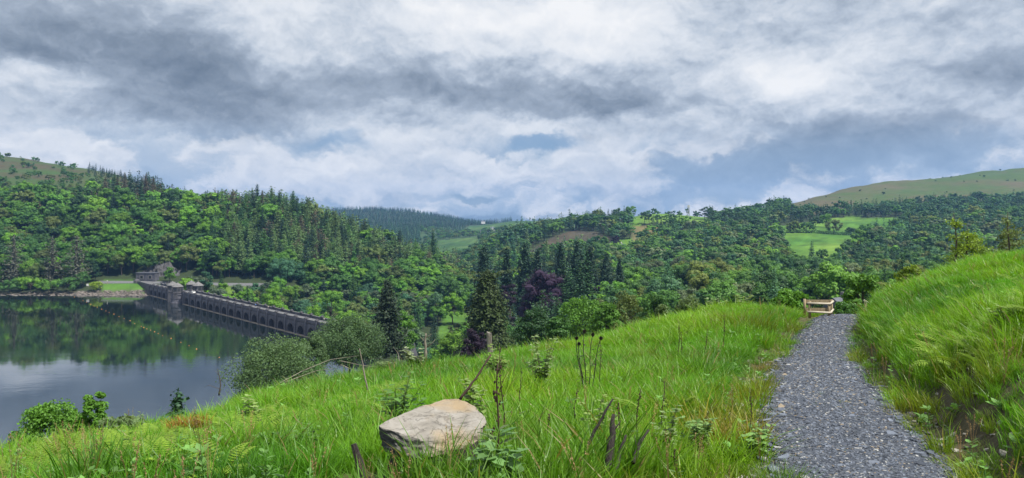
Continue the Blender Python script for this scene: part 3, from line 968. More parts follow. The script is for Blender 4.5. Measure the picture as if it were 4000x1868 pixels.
tree_library()
TINT = {
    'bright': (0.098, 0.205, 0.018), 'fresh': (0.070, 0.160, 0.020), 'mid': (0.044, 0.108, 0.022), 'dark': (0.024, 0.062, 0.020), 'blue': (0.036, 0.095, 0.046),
    'olive': (0.080, 0.112, 0.028), 'grey': (0.070, 0.105, 0.055), 'spruce': (0.016, 0.040, 0.020), 'larch': (0.078, 0.132, 0.042), 'brown': (0.070, 0.060, 0.036),
    'pine': (0.056, 0.060, 0.040), 'purple': (0.024, 0.014, 0.028), 'willow': (0.080, 0.118, 0.048), 'sunny': (0.14, 0.21, 0.018),
}
WORD = {'bright': 'bright green', 'fresh': 'fresh green', 'mid': 'mid green', 'dark': 'dark green', 'blue': 'blue green', 'olive': 'olive green', 'grey': 'grey green',
        'spruce': 'dark green', 'larch': 'pale green', 'brown': 'brownish', 'pine': 'grey brown'}


def zone_tree(px, Y, py, u, v):
    """which tree stands here: (kind, tint, height, place) or None.  u, v random"""
    pick_ = lambda opts: opts[min(len(opts) - 1, int(u * len(opts)))]
    if px < 700 and Y < (563 if px > 380 else 541):
        return None
    if px < 1800 and Y >= 540 and Y < 1250:                       # the hill across the lake
        if px < 645 and py < moor_limit(px):
            if px > 340 and Y > 1060:
                return ('spruce', 'spruce', 6 + 3 * v, 'left_top')
            return ('broad', pick_(['mid', 'olive', 'fresh', 'dark']), 5 + 4 * v, 'left_moor') if u < 0.14 + 0.7 * sstep(660, 770, py) or fbm(px / 60, py / 25, 5, 2) > 0.20 else None
        con = sstep(780, 930, px) * sstep(1135 - 30 * (px < 1100), 1085 - 50 * (px < 1100), py) + sstep(845, 800, py) * sstep(330, 420, px)
        con = con * 0.93 + 0.04
        if v < con:
            if px < 860:
                return ('spruce', pick_(['spruce', 'spruce', 'brown', 'dark']), 17 + 6 * u, 'left_wood')
            return (('larch' if (u * 7.7) % 1 < 0.7 else 'spruce'), pick_(['larch', 'larch', 'dark', 'brown', 'larch', 'mid', 'larch', 'spruce']), 17 + 6 * u, 'left_wood')
        return ('broad', pick_(['bright', 'fresh', 'mid', 'fresh', 'mid', 'dark', 'bright', 'olive', 'mid', 'fresh']), 13 + 5 * v, 'left_wood')
    if Y < 620 and px < 1850:                                      # below the dam
        if px < 640:
            return None
        if v < (0.72 if px > 1230 and py < 1175 else 0.12):
            return ('spruce', pick_(['spruce', 'dark', 'dark', 'mid']), 15 + 9 * u, 'dam_wood')
        return ('broad', pick_(['bright', 'bright', 'fresh', 'mid', 'fresh', 'olive', 'blue', 'grey']), 10 + 5 * v, 'dam_wood')
    if px < 2000 and Y >= 1250:                                    # far valley and the far hill
        if 2250 < Y < 3350 and px > 1100:
            return ('spruce', pick_(['spruce', 'spruce', 'blue', 'dark']), 11 + 3 * v, 'far')  # blue green mixed in: distant haze put into the tree colour
        if Y < 2250:
            if px < 1640:
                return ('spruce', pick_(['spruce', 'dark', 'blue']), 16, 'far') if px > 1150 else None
            if fbm(px / 70, Y / 90, 77, 2) > 0.06 or u < 0.08:
                return ('broad', pick_(['mid', 'dark', 'fresh', 'olive']), 10, 'far')
        return None
    if Y > 1250 and px < 2300:
        return ('broad', 'mid', 9, 'far') if u < 0.07 else None
    if px < 2350:
        if Y < 700:
            if v < 0.38:
                return ('spruce', pick_(['spruce', 'spruce', 'dark']), 20 + 9 * u, 'mid_wood')
            return ('broad', pick_(['fresh', 'mid', 'bright', 'mid', 'dark', 'olive']), 11 + 6 * v, 'mid_wood')
        if v < 0.34:
            return (('larch' if u < .6 else 'spruce'), pick_(['larch', 'dark', 'larch', 'blue']), 18 + 6 * u, 'mid_hill')
        return ('broad', pick_(['mid', 'fresh', 'olive', 'mid', 'dark', 'blue']), 13 + 5 * v, 'mid_hill')
    if Y > 1200 and py < moor_limit_right(px):
        return None if u > 0.012 else ('broad', 'dark', 5, 'right_moor')
    if px < 3000 and Y > 1180:
        return ('broad', 'mid', 9 + 4 * v, 'mid_hill') if u < 0.22 else None
    # the long wood on the right
    if Y > 1020:
        if v < 0.55:
            return ('spruce', pick_(['spruce', 'spruce', 'dark']), 13 + 5 * u, 'right_wood')
        return ('broad', pick_(['dark', 'mid', 'blue']), 12 + 3 * v, 'right_wood')
    con = 0.14 + 0.34 * sstep(3250, 3600, px)
    if v < con:
        return ('spruce', pick_(['spruce', 'dark', 'blue']), 13 + 7 * u, 'right_wood')
    return ('broad', pick_(['mid', 'dark', 'mid', 'grey', 'blue', 'fresh', 'mid', 'dark', 'olive']), 11 + 5 * v, 'right_wood')


KEEP_OUT = [  # (px, Y, radius): room left for houses, the road and single trees
    (2420, 850, 14), (2365, 870, 9), (3290, 200, 16), (1760, 460, 30), (1722, 392, 16), (2120, 350, 14), (2690, 1235, 12), (1905, 205, 16),
    (1830, 470, 26), (2395, 905, 13), (1520, 220, 14), (1380, 160, 18), (1430, 190, 15), (640, 552, 26), (760, 486, 9), (1720, 400, 20),
]
PLACE_PHRASE = {'left_wood': 'on the hill across the lake', 'dam_wood': 'in the valley below the dam', 'mid_wood': 'in the wood at the valley bottom',
                'mid_hill': 'on the wooded hill beneath the mast', 'right_wood': 'in the long wood right of the valley', 'left_moor': 'scattered on the moor above the lake',
                'left_top': 'in the plantation on the far skyline', 'far': 'on the far hill up the valley', 'right_moor': 'on the bare moor'}


def plant_forest():
    cand = []
    Y = 250.0
    while Y < 3400:
        step = 10.6 if Y < 700 else (11.2 if Y < 1300 else 11.2 + (Y - 1300) / 2000 * 4)
        pxs = step / Y * F
        n = int(6200 / pxs)
        off = RNG.random() * pxs
        for i in range(n):
            px = -900 + off + i * pxs + (RNG.random() - 0.5) * pxs * 0.8
            yy = Y + (RNG.random() - 0.5) * step * 0.8
            cand.append((px, yy))
        Y += step * 0.92
    # the conifer ridge stands closer
    Y = 575.0
    while Y < 850:
        for px in np.arange(820, 1800, 6.2 / Y * F):
            cand.append((px + RNG.normal() * 8, Y + RNG.normal() * 2))
        Y += 6.4
    A = np.array(cand)
    px, Y = A.T
    X = (px - 2000) / F * Y
    Z = H(X, Y)
    py = HOR + (EYE - Z) / Y * F
    og = open_ground(px, py, Y)
    s = (X - DAM0[0]) * DAMD[0] + (Y - DAM0[1]) * DAMD[1]
    dn = (X - DAM0[0]) * DAMN[0] + (Y - DAM0[1]) * DAMN[1]
    upstream = (dn < 16) & (s > -40) & (s < 400) & (Y < 560)
    lake = (Z < 0.8) & (px < 700)
    river = (Z < -30)
    keep = (og < 0) & ~upstream & ~lake
    keep &= ~((Y > 536) & (Y < 563) & (px < 1180) & (px > 380))        # the road beyond the dam
    for kx, ky, kr in KEEP_OUT:
        keep &= np.hypot(X - (kx - 2000) / F * ky, Y - ky) > kr
    # the near hill hides or carries its own shrubs
    ground_near = EYE - look(T_NEAR, px, np.log(Y)) > look(T_FAR, px, np.log(Y)) + 0.5
    rows = []
    uu = RNG.random(len(px)); vv = RNG.random(len(px))
    for i in np.nonzero(keep)[0]:
        z = zone_tree(px[i], Y[i], py[i], uu[i], vv[i])
        if z is None:
            continue
        k, tint, h, place = z
        if place in ('left_moor', 'right_moor'):
            Z[i] -= 0.28 * h
        h *= (0.86 if k == 'broad' else 0.78) + 0.70 * RNG.random() ** 1.4
        rows.append((X[i], Y[i], Z[i], px[i], py[i], k, tint, h, place))
    # visibility from the hill, front to back
    rows.sort(key=lambda r: r[1])
    bins = np.full(700, 1e9)                     # 10 px columns from -1500
    cpx = np.arange(-1500, 5500, 10.0)
    lyg = np.exp(np.linspace(math.log(2.0), math.log(3500), 420))
    tmin = np.full((700, 420), 1e9); run = np.full(700, 1e9)
    for j, yv in enumerate(lyg):
        q = HOR + (EYE - H((cpx - 2000) / F * yv, np.full(700, yv))) / yv * F
        run = np.minimum(run, q)
        tmin[:, j] = run
    out = []
    for r in rows:
        x, y, z, p, q, k, tint, h, place = r
        hw = (0.42 if k == 'broad' else 0.14) * h / y * F
        top = HOR + (EYE - z - h) / y * F
        b0 = int((p - hw + 1500) / 10); b1 = int((p + hw + 1500) / 10) + 1
        b0 = max(0, b0); b1 = min(700, max(b1, b0 + 1))
        j = max(0, min(419, int((math.log(y) - math.log(2.0)) / (math.log(3500) - math.log(2.0)) * 419) - 1))
        lim = np.minimum(bins[b0:b1], tmin[b0:b1, j])
        lim = np.minimum(lim, 1868)
        vis = np.mean(np.clip(lim - top, 0, h / y * F)) if len(lim) else 0
        inframe = -40 < p < 4040
        bins[b0:b1] = np.minimum(bins[b0:b1], top + 0.25 * h / y * F)
        if vis <= 0.5 and not (p < -40 or p > 4040):
            if vis <= 0 and y > 700:
                continue
        out.append(r + ((vis * hw) if inframe else 0.0,))
    return out


FOREST = plant_forest()


def make_tree(kind, name, variant, loc, h, rz, tint, label, group, cat='tree', widen=1.0):
    root = empty(name, (loc[0], loc[1], loc[2] - 0.3), rz)
    wd = h * widen * (1.0 if kind == 'broad' else 1.3)
    root.scale = (wd, wd, h)
    tm, cm = LIB[kind][variant % len(LIB[kind])]
    t = bpy.data.objects.new('trunk', tm); link(t, root)
    c = bpy.data.objects.new('crown', cm); link(c, root)
    c['tint'] = [float(v) for v in tint]
    tag(root, label, cat, group)
    return root


def jitter(t, a=0.28):
    t = np.array(t) * (1 + a * (RNG.random() - 0.5) * 2)
    return t * (1 + 0.10 * (RNG.random(3) - 0.5))


def build_forest():
    groups = {'broad': [], 'con': []}
    for i, r in enumerate(FOREST):
        groups['broad' if r[5] == 'broad' else 'con'].append((r[-1], i))
    single = set()
    for k, lst in groups.items():
        lst.sort(reverse=True)
        single |= {i for s_, i in lst[:285] if s_ > 0}
    mass = {}
    made = []; pend = []
    for i, r in enumerate(FOREST):
        x, y, z, p, q, k, tint, h, place, score = r
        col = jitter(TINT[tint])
        if place == 'right_wood':
            col = col * np.array([1.35, 1.25, 1.05])
        rz = RNG.random() * 6.28
        if i in single:
            nm = {'broad': 'broadleaf_tree', 'spruce': 'spruce_tree', 'larch': 'larch_tree'}[k]
            what = {'broad': 'broadleaf tree', 'spruce': 'spruce', 'larch': 'larch'}[k]
            lab = '%s %s %s' % (WORD[tint], what, PLACE_PHRASE[place])
            if place in ('left_wood', 'dam_wood', 'mid_wood', 'right_wood', 'mid_hill'):
                near = NEARBY(p, q - 0.5 * h / y * F)
                lab = '%s %s %s' % (WORD[tint], what, near)
            tall = 'tall ' if h > {'broad': 16.5, 'spruce': 24, 'larch': 25}[k] else ('small ' if h < {'broad': 13, 'spruce': 19, 'larch': 21}[k] else '')
            pend.append((tall + lab, p, len(pend)))
            made.append(make_tree(k, nm, int(RNG.integers(0, 9)), (x, y, z), h, rz, col, lab, '%s trees %s' % ('broadleaf' if k == 'broad' else 'conifer', PLACE_PHRASE[place])))
        else:
            far = y > 640
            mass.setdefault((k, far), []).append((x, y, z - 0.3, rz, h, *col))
    by = {}
    for lab, p, j in pend:
        by.setdefault(lab, []).append((p, j))
    for lab, L in by.items():
        L.sort()
        for n, (p, j) in enumerate(L):
            if len(L) == 1:
                t = lab
            elif len(L) == 2:
                t = ('left ' if n == 0 else 'right ') + lab
            elif n == len(L) - 1:
                t = 'rightmost ' + lab
            else:
                t = (ORDINAL[n] + ' ' if n else '') + 'leftmost ' + lab
            made[j]['label'] = t if len(t.split()) <= 16 else t.replace('broadleaf tree', 'tree')
    name = {'broad': 'broadleaf_woodland', 'spruce': 'spruce_woodland', 'larch': 'larch_woodland'}
    said = {'broad': 'green broadleaf woodland covering the hills round the valley', 'spruce': 'dark spruce forest on the hills and far slopes', 'larch': 'pale green larch forest on the hill across the lake'}
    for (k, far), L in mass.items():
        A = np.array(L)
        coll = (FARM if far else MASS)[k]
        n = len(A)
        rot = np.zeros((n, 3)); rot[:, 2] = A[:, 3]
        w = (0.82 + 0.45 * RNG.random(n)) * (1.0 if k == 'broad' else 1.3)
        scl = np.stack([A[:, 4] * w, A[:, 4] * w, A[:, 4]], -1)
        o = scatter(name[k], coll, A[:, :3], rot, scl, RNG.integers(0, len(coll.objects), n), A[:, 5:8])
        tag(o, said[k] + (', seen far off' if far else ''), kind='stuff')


ORDINAL = ['first', 'second', 'third', 'fourth', 'fifth', 'sixth', 'seventh', 'eighth', 'ninth', 'tenth', 'eleventh', 'twelfth', 'thirteenth', 'fourteenth', 'fifteenth',
           'sixteenth', 'seventeenth', 'eighteenth', 'nineteenth', 'twentieth', 'twenty-first', 'twenty-second', 'twenty-third', 'twenty-fourth', 'twenty-fifth', 'twenty-sixth',
           'twenty-seventh', 'twenty-eighth', 'twenty-ninth', 'thirtieth'] + ['later'] * 60
# places along the woods that a viewer can find
MARKS = [
    (60, 1010, 'behind the tall pines at the lake edge'), (270, 1000, 'beside the pair of grey brown pines'), (470, 1040, 'above the grassy bank by the lake'),
    (640, 1030, 'above the rock face at the dam end'), (850, 1040, 'behind the stone turrets of the dam'), (1040, 1090, 'above the road railing past the dam'),
    (120, 820, 'high on the left hill under the moor'), (450, 800, 'on the ridge below the far plantation'), (450, 920, 'halfway up the hill across the lake'), (750, 800, 'on the ridge above the dam turrets'),
    (800, 920, 'halfway up the hill above the dam'), (1080, 800, 'near the top of the conifer ridge'), (1100, 950, 'in the middle of the conifer slope'),
    (1350, 900, 'on the descending edge of the conifer ridge'), (1400, 1020, 'low on the conifer slope'), (1600, 1010, 'where the conifer ridge meets the valley'),
    (1150, 1190, 'just below the dam wall'), (1350, 1180, 'left of the dark spire spruce'), (1600, 1150, 'between the spire spruce and big spruce'),
    (1700, 1090, 'at the foot of the conifer ridge'), (1850, 1020, 'in the gap towards the far valley'), (2000, 1010, 'behind the big two armed spruce'), (2250, 1010, 'behind the copper beech'),
    (2100, 900, 'on the wooded hill above the bracken slope'), (2350, 870, 'above the copper tree by the white house'), (2500, 1020, 'right of the white house'), (2450, 1090, 'behind the dark spruces by the beech'),
    (2650, 950, 'below the mast pasture'), (2700, 1060, 'in the wood below the mast'), (2800, 1150, 'low in the wood above the grassy crest'), (2900, 980, 'left of the two bright pastures'), (2980, 1080, 'in the wood left of the fence'),
    (3120, 1080, 'above the wooden fence'), (3200, 1030, 'just below the lower bright pasture'), (3300, 1100, 'behind the leafy shrub at the path'), (3450, 960, 'right of the lower pasture'),
    (3400, 830, 'in the belt above the upper pasture'), (3600, 880, 'right of the upper bright pasture'), (3600, 1000, 'left of the twin stemmed tree'), (3800, 850, 'behind the twin stemmed tree'), (3900, 950, 'above the right grass bank'), (3150, 850, 'in the belt left of the upper pasture'),
]


def NEARBY(p, q):
    return min(MARKS, key=lambda m: (m[0] - p) ** 2 + 2.5 * (m[1] - q) ** 2)[2]


build_forest()

# ------------------------------------------------------------------ the dam
def m_masonry(name, base, dark, scale=1.0):
    m, N, out = mat(name)
    tc = N.add('ShaderNodeTexCoord').outputs['Object']
    w = N.vmath('MULTIPLY', tc, (1.0, 1.0, 1.0))
    sx = N.add('ShaderNodeSeparateXYZ', {0: tc})
    flat = N.add('ShaderNodeCombineXYZ', {0: N.math('ADD', sx.outputs[0], sx.outputs[1]), 1: sx.outputs[2], 2: 0.0}).outputs[0]
    br = N.add('ShaderNodeTexBrick', {'Vector': flat, 'Scale': 0.55 * scale, 'Mortar Size': 0.03, 'Color1': (0.9, 0.9, 0.9, 1), 'Color2': (0.5, 0.5, 0.5, 1), 'Mortar': (0.3, 0.3, 0.3, 1), 'Bias': 0.0})
    n = N.noise(w, 0.35 * scale, 6, 0.65)
    n2 = N.noise(N.vmath('MULTIPLY', tc, (1.6, 1.6, 0.25)), 0.9 * scale, 5, 0.6)
    col = N.mix(N.ramp(n.outputs['Fac'], [(0.3, 0.0), (0.7, 1.0)]), dark, base)
    col = N.mix(0.6, col, N.mix(1.0, col, br.outputs['Color'], 'MULTIPLY'))
    col = N.mix(N.ramp(n2.outputs['Fac'], [(0.5, 0.0), (0.75, 0.7)]), col, tuple(c * 0.45 for c in dark))
    b = N.add('ShaderNodeBump', {'Height': br.outputs['Fac'], 'Strength': 0.5, 'Distance': -0.06})
    p = N.add('ShaderNodeBsdfPrincipled', {'Base Color': col, 'Roughness': 0.85, 'Specular IOR Level': 0.25, 'Normal': b.outputs[0]})
    N.l.new(p.outputs[0], out.inputs[0])
    return m


M['masonry'] = m_masonry('dark_dam_masonry', (0.185, 0.182, 0.205), (0.068, 0.068, 0.084))
M['masonry_light'] = m_masonry('weathered_masonry', (0.165, 0.158, 0.162), (0.062, 0.062, 0.072), 1.3)
M['wet_ledge'] = m_simple('bleached_waterline_stone', (0.30, 0.25, 0.20), 0.85, 0.35, 0.5)
M['road'] = m_simple('dam_road_surface', (0.13, 0.13, 0.133), 0.85, 0.15, 0.8)

DAM_ANGLE = math.atan2(DAMD[1], DAMD[0])
DECK = 6.7


def dam_pos(s, n, z):
    q = DAM0 + DAMD * s + DAMN * n
    return (float(q[0]), float(q[1]), z)


def bay_mesh(w):
    """one bay: wall with a deep arched recess"""
    g = Geo()
    hw = 0.30 * w; sp = 1.1; top = DECK; d = 3.2; k = 14
    arc = [(-hw, -1.0)] + [(-hw * math.cos(math.pi * i / k), sp + hw * math.sin(math.pi * i / k)) for i in range(k + 1)] + [(hw, -1.0)]
    # front wall round the opening
    V = []
    for x, z in arc:
        V.append((x, 0, z))
    ring = [(-w / 2, -1.0)] + [(-w / 2 + w * i / k, top) for i in range(k + 1)] + [(w / 2, -1.0)]
    for x, z in ring:
        V.append((x, 0, z))
    n = len(arc)
    g.add(V, np.array([(i, n + i, n + i + 1, i + 1) for i in range(n - 1)]))
    # reveal and back of the recess
    V = [(x, 0, z) for x, z in arc] + [(x, d, z) for x, z in arc]
    g.add(V, np.array([(i, i + 1, n + i + 1, n + i) for i in range(n - 1)]))
    g.add([(x, d, z) for x, z in arc], np.array([list(range(n))]))
    return g.mesh('arch_bay', M['masonry'])


def ring_mesh(w):
    g = Geo(); hw = 0.30 * w; k = 14; r2 = hw + 0.55
    I = [(-hw * math.cos(math.pi * i / k), 1.1 + hw * math.sin(math.pi * i / k)) for i in range(k + 1)]
    O = [(-r2 * math.cos(math.pi * i / k), 1.1 + r2 * math.sin(math.pi * i / k)) for i in range(k + 1)]
    V = [(x, -0.14, z) for x, z in I] + [(x, -0.14, z) for x, z in O] + [(x, 0.05, z) for x, z in O] + [(x, 0.05, z) for x, z in I]
    n = k + 1
    fs = []
    for a, b in ((0, 1), (1, 2), (3, 0)):
        fs += [(a * n + i, b * n + i, b * n + i + 1, a * n + i + 1) for i in range(k)]
    g.add(V, np.array(fs))
    return g.mesh('arch_ring', M['masonry_light'])


def build_dam():
    dam = empty('stone_dam', dam_pos(0, 0, 0), DAM_ANGLE)
    tag(dam, 'long dark masonry dam with arches and road, reaching across the lake end', 'dam')
    W1, W2 = 10.0, 10.93
    bays = [(11.6 + W1 * i, W1) for i in range(5)] + [(89.8 + W2 * j, W2) for j in range(23)]
    END = 89.8 + W2 * 22.5
    # massive body below and behind the arches
    g = Geo()
    sec = [(3.3, -26.0), (3.3, DECK - 0.25), (8.2, DECK - 0.25), (9.5, 2.0), (22.0, -26.0)]
    V = [(0.0, y, z) for y, z in sec] + [(END, y, z) for y, z in sec]
    n = len(sec)
    g.add(V, [np.array([(i, (i + 1) % n, n + (i + 1) % n, n + i) for i in range(n)]), np.array([list(range(n))[::-1], [n + i for i in range(n)]])])
    g.obj('dam_body', M['masonry'], dam)
    g = Geo(); g.box(-26, END, 0.55, 8.0, DECK - 0.24, DECK)
    g.obj('roadway', M['road'], dam)
    meshes = {}
    for w in (W1, W2):
        a = bay_mesh(w); r = ring_mesh(w)
        l = Geo().box(-w / 2 + 0.05, w / 2 - 0.05, -1.0, 0.45, -1.2, 0.22).mesh('ledge', M['wet_ledge'])
        p = Geo().box(-w / 2 + 0.66, w / 2 - 0.66, -0.06, 0.42, DECK + 0.02, DECK + 1.08).mesh('parapet', M['masonry'])
        co = Geo().box(-w / 2 + 0.66, w / 2 - 0.66, -0.16, 0.54, DECK + 1.083, DECK + 1.26).mesh('coping', M['pale_stone'])
        cn = Geo().box(-w / 2 + 0.66, w / 2 - 0.66, -0.26, 0.02, DECK - 0.42, DECK - 0.06)
        for q in range(14):
            x = -w / 2 + 0.9 + (w - 1.8) * q / 13
            cn.box(x - 0.14, x + 0.14, -0.22, 0.01, DECK - 0.80, DECK - 0.423)
        cn = cn.mesh('cornice', M['masonry_light'])
        meshes[w] = (a, r, l, p, co, cn)
    pil = Geo().box(-0.62, 0.62, -0.5, 0.7, -1.2, DECK + 1.35).mesh('pilaster', M['masonry'])
    cap = Geo().box(-0.82, 0.82, -0.72, 0.92, DECK + 1.353, DECK + 1.62).box(-0.74, 0.74, -0.64, 0.84, DECK + 1.622, DECK + 2.35, taper=0.62).mesh('cap', M['masonry_light'])
    pil2 = Geo().box(-0.62, 0.62, 7.6, 8.5, DECK - 6, DECK + 1.35).mesh('pilaster', M['masonry'])
    cap2 = Geo().box(-0.82, 0.82, 7.35, 8.75, DECK + 1.353, DECK + 1.62).box(-0.74, 0.74, 7.43, 8.67, DECK + 1.622, DECK + 2.35, taper=0.62).mesh('cap', M['masonry_light'])

    def part(name, me, x, parent):
        o = bpy.data.objects.new(name, me)
        link(o, parent)
        o.location = (x, 0, 0)
        return o
    for s, w in bays:
        a, r, l, p, co, cn = meshes[w]
        bay = part('arch_bay', a, s, dam)
        part('arch_ring', r, 0, bay); part('ledge', l, 0, bay); part('cornice', cn, 0, bay)
        pp = part('parapet', p, s, dam); part('coping', co, 0, pp)
        for xx in ((s - w / 2,) if s > 12 else ()):
            q = part('pilaster', pil, xx, dam); part('cap', cap, 0, q)
        q = part('pilaster', pil2, s - w / 2, dam); part('cap', cap2, 0, q)
        q = bpy.data.objects.new('parapet', p); link(q, dam); q.location = (s, 7.85, 0)
        c2 = bpy.data.objects.new('coping', co); link(c2, q)
    # far abutment curving to the bank
    g = Geo()
    g.box(-4, 6.6, -0.4, 3.2, -1.5, DECK)
    g.box(-27, -4.01, 0.4, 1.0, 0, DECK + 1.1)
    g.box(-4, 6.6, -0.42, 0.2, DECK + 0.003, DECK + 1.2)
    g.obj('abutment_wall', M['masonry_light'], dam)
    g = Geo()
    k = 10
    V = [(-29.5 + 2.4 * math.cos(6.283 * i / k), 0.7 + 2.4 * math.sin(6.283 * i / k), z) for z in (0, DECK + 1.8) for i in range(k)] + [(-29.5, 0.7, DECK + 2.9)]
    g.add(V, [np.array([(i, (i + 1) % k, k + (i + 1) % k, k + i) for i in range(k)]), np.array([(k + i, k + (i + 1) % k, 2 * k) for i in range(k)])])
    g.obj('end_pier', M['masonry_light'], dam)
    # plain wall where the turrets stand
    g = Geo(); g.box(56.7, 84.2, 0.0, 3.2, -1.2, DECK)
    g.box(56.7, 84.2, 0.0, 0.45, DECK + 0.003, DECK + 1.15)
    g.obj('tower_wall', M['masonry'], dam)

    def turret(s, y, z0, r, zw, roof, sides, rot, lean):
        g = Geo()
        ang = [rot + 6.283 * i / sides for i in range(sides)]
        lv = [(z0, r * 1.08), (DECK - 0.2, r * 1.02), (DECK - 0.1, r * 1.1), (DECK + 0.25, r * 1.1), (DECK + 0.35, r), (zw - 0.5, r), (zw - 0.35, r * 1.08), (zw, r * 1.12)]
        V = [(s + rr * math.cos(a), y + rr * math.sin(a), z) for z, rr in lv for a in ang]
        fs = [(l * sides + i, l * sides + (i + 1) % sides, (l + 1) * sides + (i + 1) % sides, (l + 1) * sides + i) for l in range(len(lv) - 1) for i in range(sides)]
        g.add(V, np.array(fs))
        t = g.obj('turret', M['masonry_light'], dam)
        g = Geo()
        lv = [(zw + 0.003, r * 1.14), (zw + 0.25, r * 1.14), (zw + 0.30, r * 1.12), (zw + 0.55 * roof, r * 0.72), (zw + 0.9 * roof, r * 0.26), (zw + roof, r * 0.2), (zw + roof + 0.35, r * 0.02)]
        V = [(s + rr * math.cos(a), y + rr * math.sin(a), z) for z, rr in lv for a in ang]
        fs = [(l * sides + i, l * sides + (i + 1) % sides, (l + 1) * sides + (i + 1) % sides, (l + 1) * sides + i) for l in range(len(lv) - 1) for i in range(sides)]
        g.add(V, [np.array(fs), np.array([list(range(sides))[::-1]])])
        g.obj('roof', M['pale_stone'], t)
        # groups of three narrow windows on each face
        wm = M['glass']
        for f in range(sides):
            a = rot + 6.283 * (f + 0.5) / sides
            rr = r * math.cos(math.pi / sides) + 0.03
            tx, ty = -math.sin(a), math.cos(a)
            g = Geo()
            for q in (-1, 0, 1):
                cx = s + rr * math.cos(a) + tx * q * 0.62; cy = y + rr * math.sin(a) + ty * q * 0.62
                hwid = 0.21
                V = [(cx - tx * hwid, cy - ty * hwid, DECK + 1.2), (cx + tx * hwid, cy + ty * hwid, DECK + 1.2), (cx + tx * hwid, cy + ty * hwid, zw - 1.0), (cx, cy, zw - 0.75), (cx - tx * hwid, cy - ty * hwid, zw - 1.0)]
                g.add(V, np.array([[0, 1, 2, 3, 4]]))
            w_ = g.obj('window', wm, t)
            w_['kind'] = 'stuff'
    for s, y, z0 in ((63.0, -0.8, -1.5), (76.5, -1.6, 3.0), (63.5, 11.0, -9), (77.0, 11.0, -9)):
        turret(s, y, z0, 3.1, 10.6, 2.5, 8, math.pi / 8, 0)
    # the rounded pier under the near turret
    g = Geo(); k = 18
    lv = [(-1.5, 6.0), (0.5, 6.0), (0.7, 5.6), (3.0, 5.3), (3.1, 5.6), (3.5, 5.6), (3.6, 5.2), (5.4, 5.0), (5.5, 5.4), (5.9, 5.4), (6.2, 3.8)]
    V = [(75.0 + rr * math.cos(math.pi + math.pi * i / (k - 1)), 0.3 + rr * math.sin(math.pi + math.pi * i / (k - 1)), z) for z, rr in lv for i in range(k)]
    g.add(V, [np.array([(l * k + i, l * k + i + 1, (l + 1) * k + i + 1, (l + 1) * k + i) for l in range(len(lv) - 1) for i in range(k - 1)]), np.array([[(len(lv) - 1) * k + i for i in range(k)]])])
    g.obj('rounded_pier', M['masonry'], dam)


build_dam()


# ------------------------------------------------------------------ buoys, far bank, road
def build_buoys():
    pts = [(455, 95), (508, 118), (530, 128), (555, 140), (575, 150), (595, 158), (622, 170), (648, 180), (668, 190), (697, 200), (728, 215), (760, 227), (796, 240), (824, 258), (865, 275),
           (880, 282), (898, 290), (922, 298), (946, 308), (968, 318), (995, 331), (1047, 349), (1107, 373), (1157, 393), (1203, 414), (1342, 465)]
    fl = None
    names = ORDINAL
    for i, (a, b) in enumerate(pts):
        px = a * 0.6383; py = 1100 + b * 0.6383
        Y = EYE * F / (py - HOR); X = (px - 2000) / F * Y
        if fl is None:
            g = Geo(); k = 10
            lv = [(-0.22, 0.10), (-0.15, 0.28), (0.0, 0.40), (0.18, 0.40), (0.32, 0.28), (0.38, 0.10)]
            V = [(rr * math.cos(6.283 * j / k), rr * math.sin(6.283 * j / k), z) for z, rr in lv for j in range(k)]
            g.add(V, [np.array([(l * k + j, l * k + (j + 1) % k, (l + 1) * k + (j + 1) % k, (l + 1) * k + j) for l in range(len(lv) - 1) for j in range(k)]), np.array([[j for j in range(k)][::-1], [5 * k + j for j in range(k)]])])
            fl = g.mesh('float', M['orange'], True)
            ey = Geo().tube([(0, 0, 0.36), (0, 0, 0.52)], 0.07, 6).mesh('eye_bolt', M['metal'])
        r = empty('buoy', (X, Y, 0.0), i * 0.7)
        sc = 0.46 + 0.14 * (i % 3 == 0)
        r.scale = (sc, sc, sc)
        o = bpy.data.objects.new('float', fl); link(o, r)
        o = bpy.data.objects.new('eye_bolt', ey); link(o, r)
        tag(r, 'orange buoy on the dark lake, %s in the line from the far bank' % names[i], 'buoy', 'line of orange buoys on the lake')


build_buoys()


def rail_fence(name, label, pts, post_h=1.15, step=3.5, pm='timber_pale', rails=(0.55, 1.05), rw=0.06, pw=0.07):
    """posts and rails along a line of ground points"""
    P = [Vector(p) for p in pts]
    root = empty(name, tuple(P[0]))
    tag(root, label, 'fence')
    post = Geo().box(-pw, pw, -pw, pw, -0.4, post_h).mesh('post', M[pm])
    allp = []
    for a, b in zip(P[:-1], P[1:]):
        n = max(1, int((b - a).length / step))
        for i in range(n):
            q = a.lerp(b, i / n)
            q.z = float(H(q.x, q.y))
            allp.append(q)
    q = P[-1].copy(); q.z = float(H(q.x, q.y)); allp.append(q)
    for q in allp:
        o = bpy.data.objects.new('post', post); link(o, root)
        o.location = q - P[0]
    for a, b in zip(allp[:-1], allp[1:]):
        for h in rails:
            A = a - P[0]; B = b - P[0]
            g = Geo().tube([(A.x, A.y, A.z + h), (B.x, B.y, B.z + h)], rw, 5)
            g.obj('rail', M[pm], root)
    return root


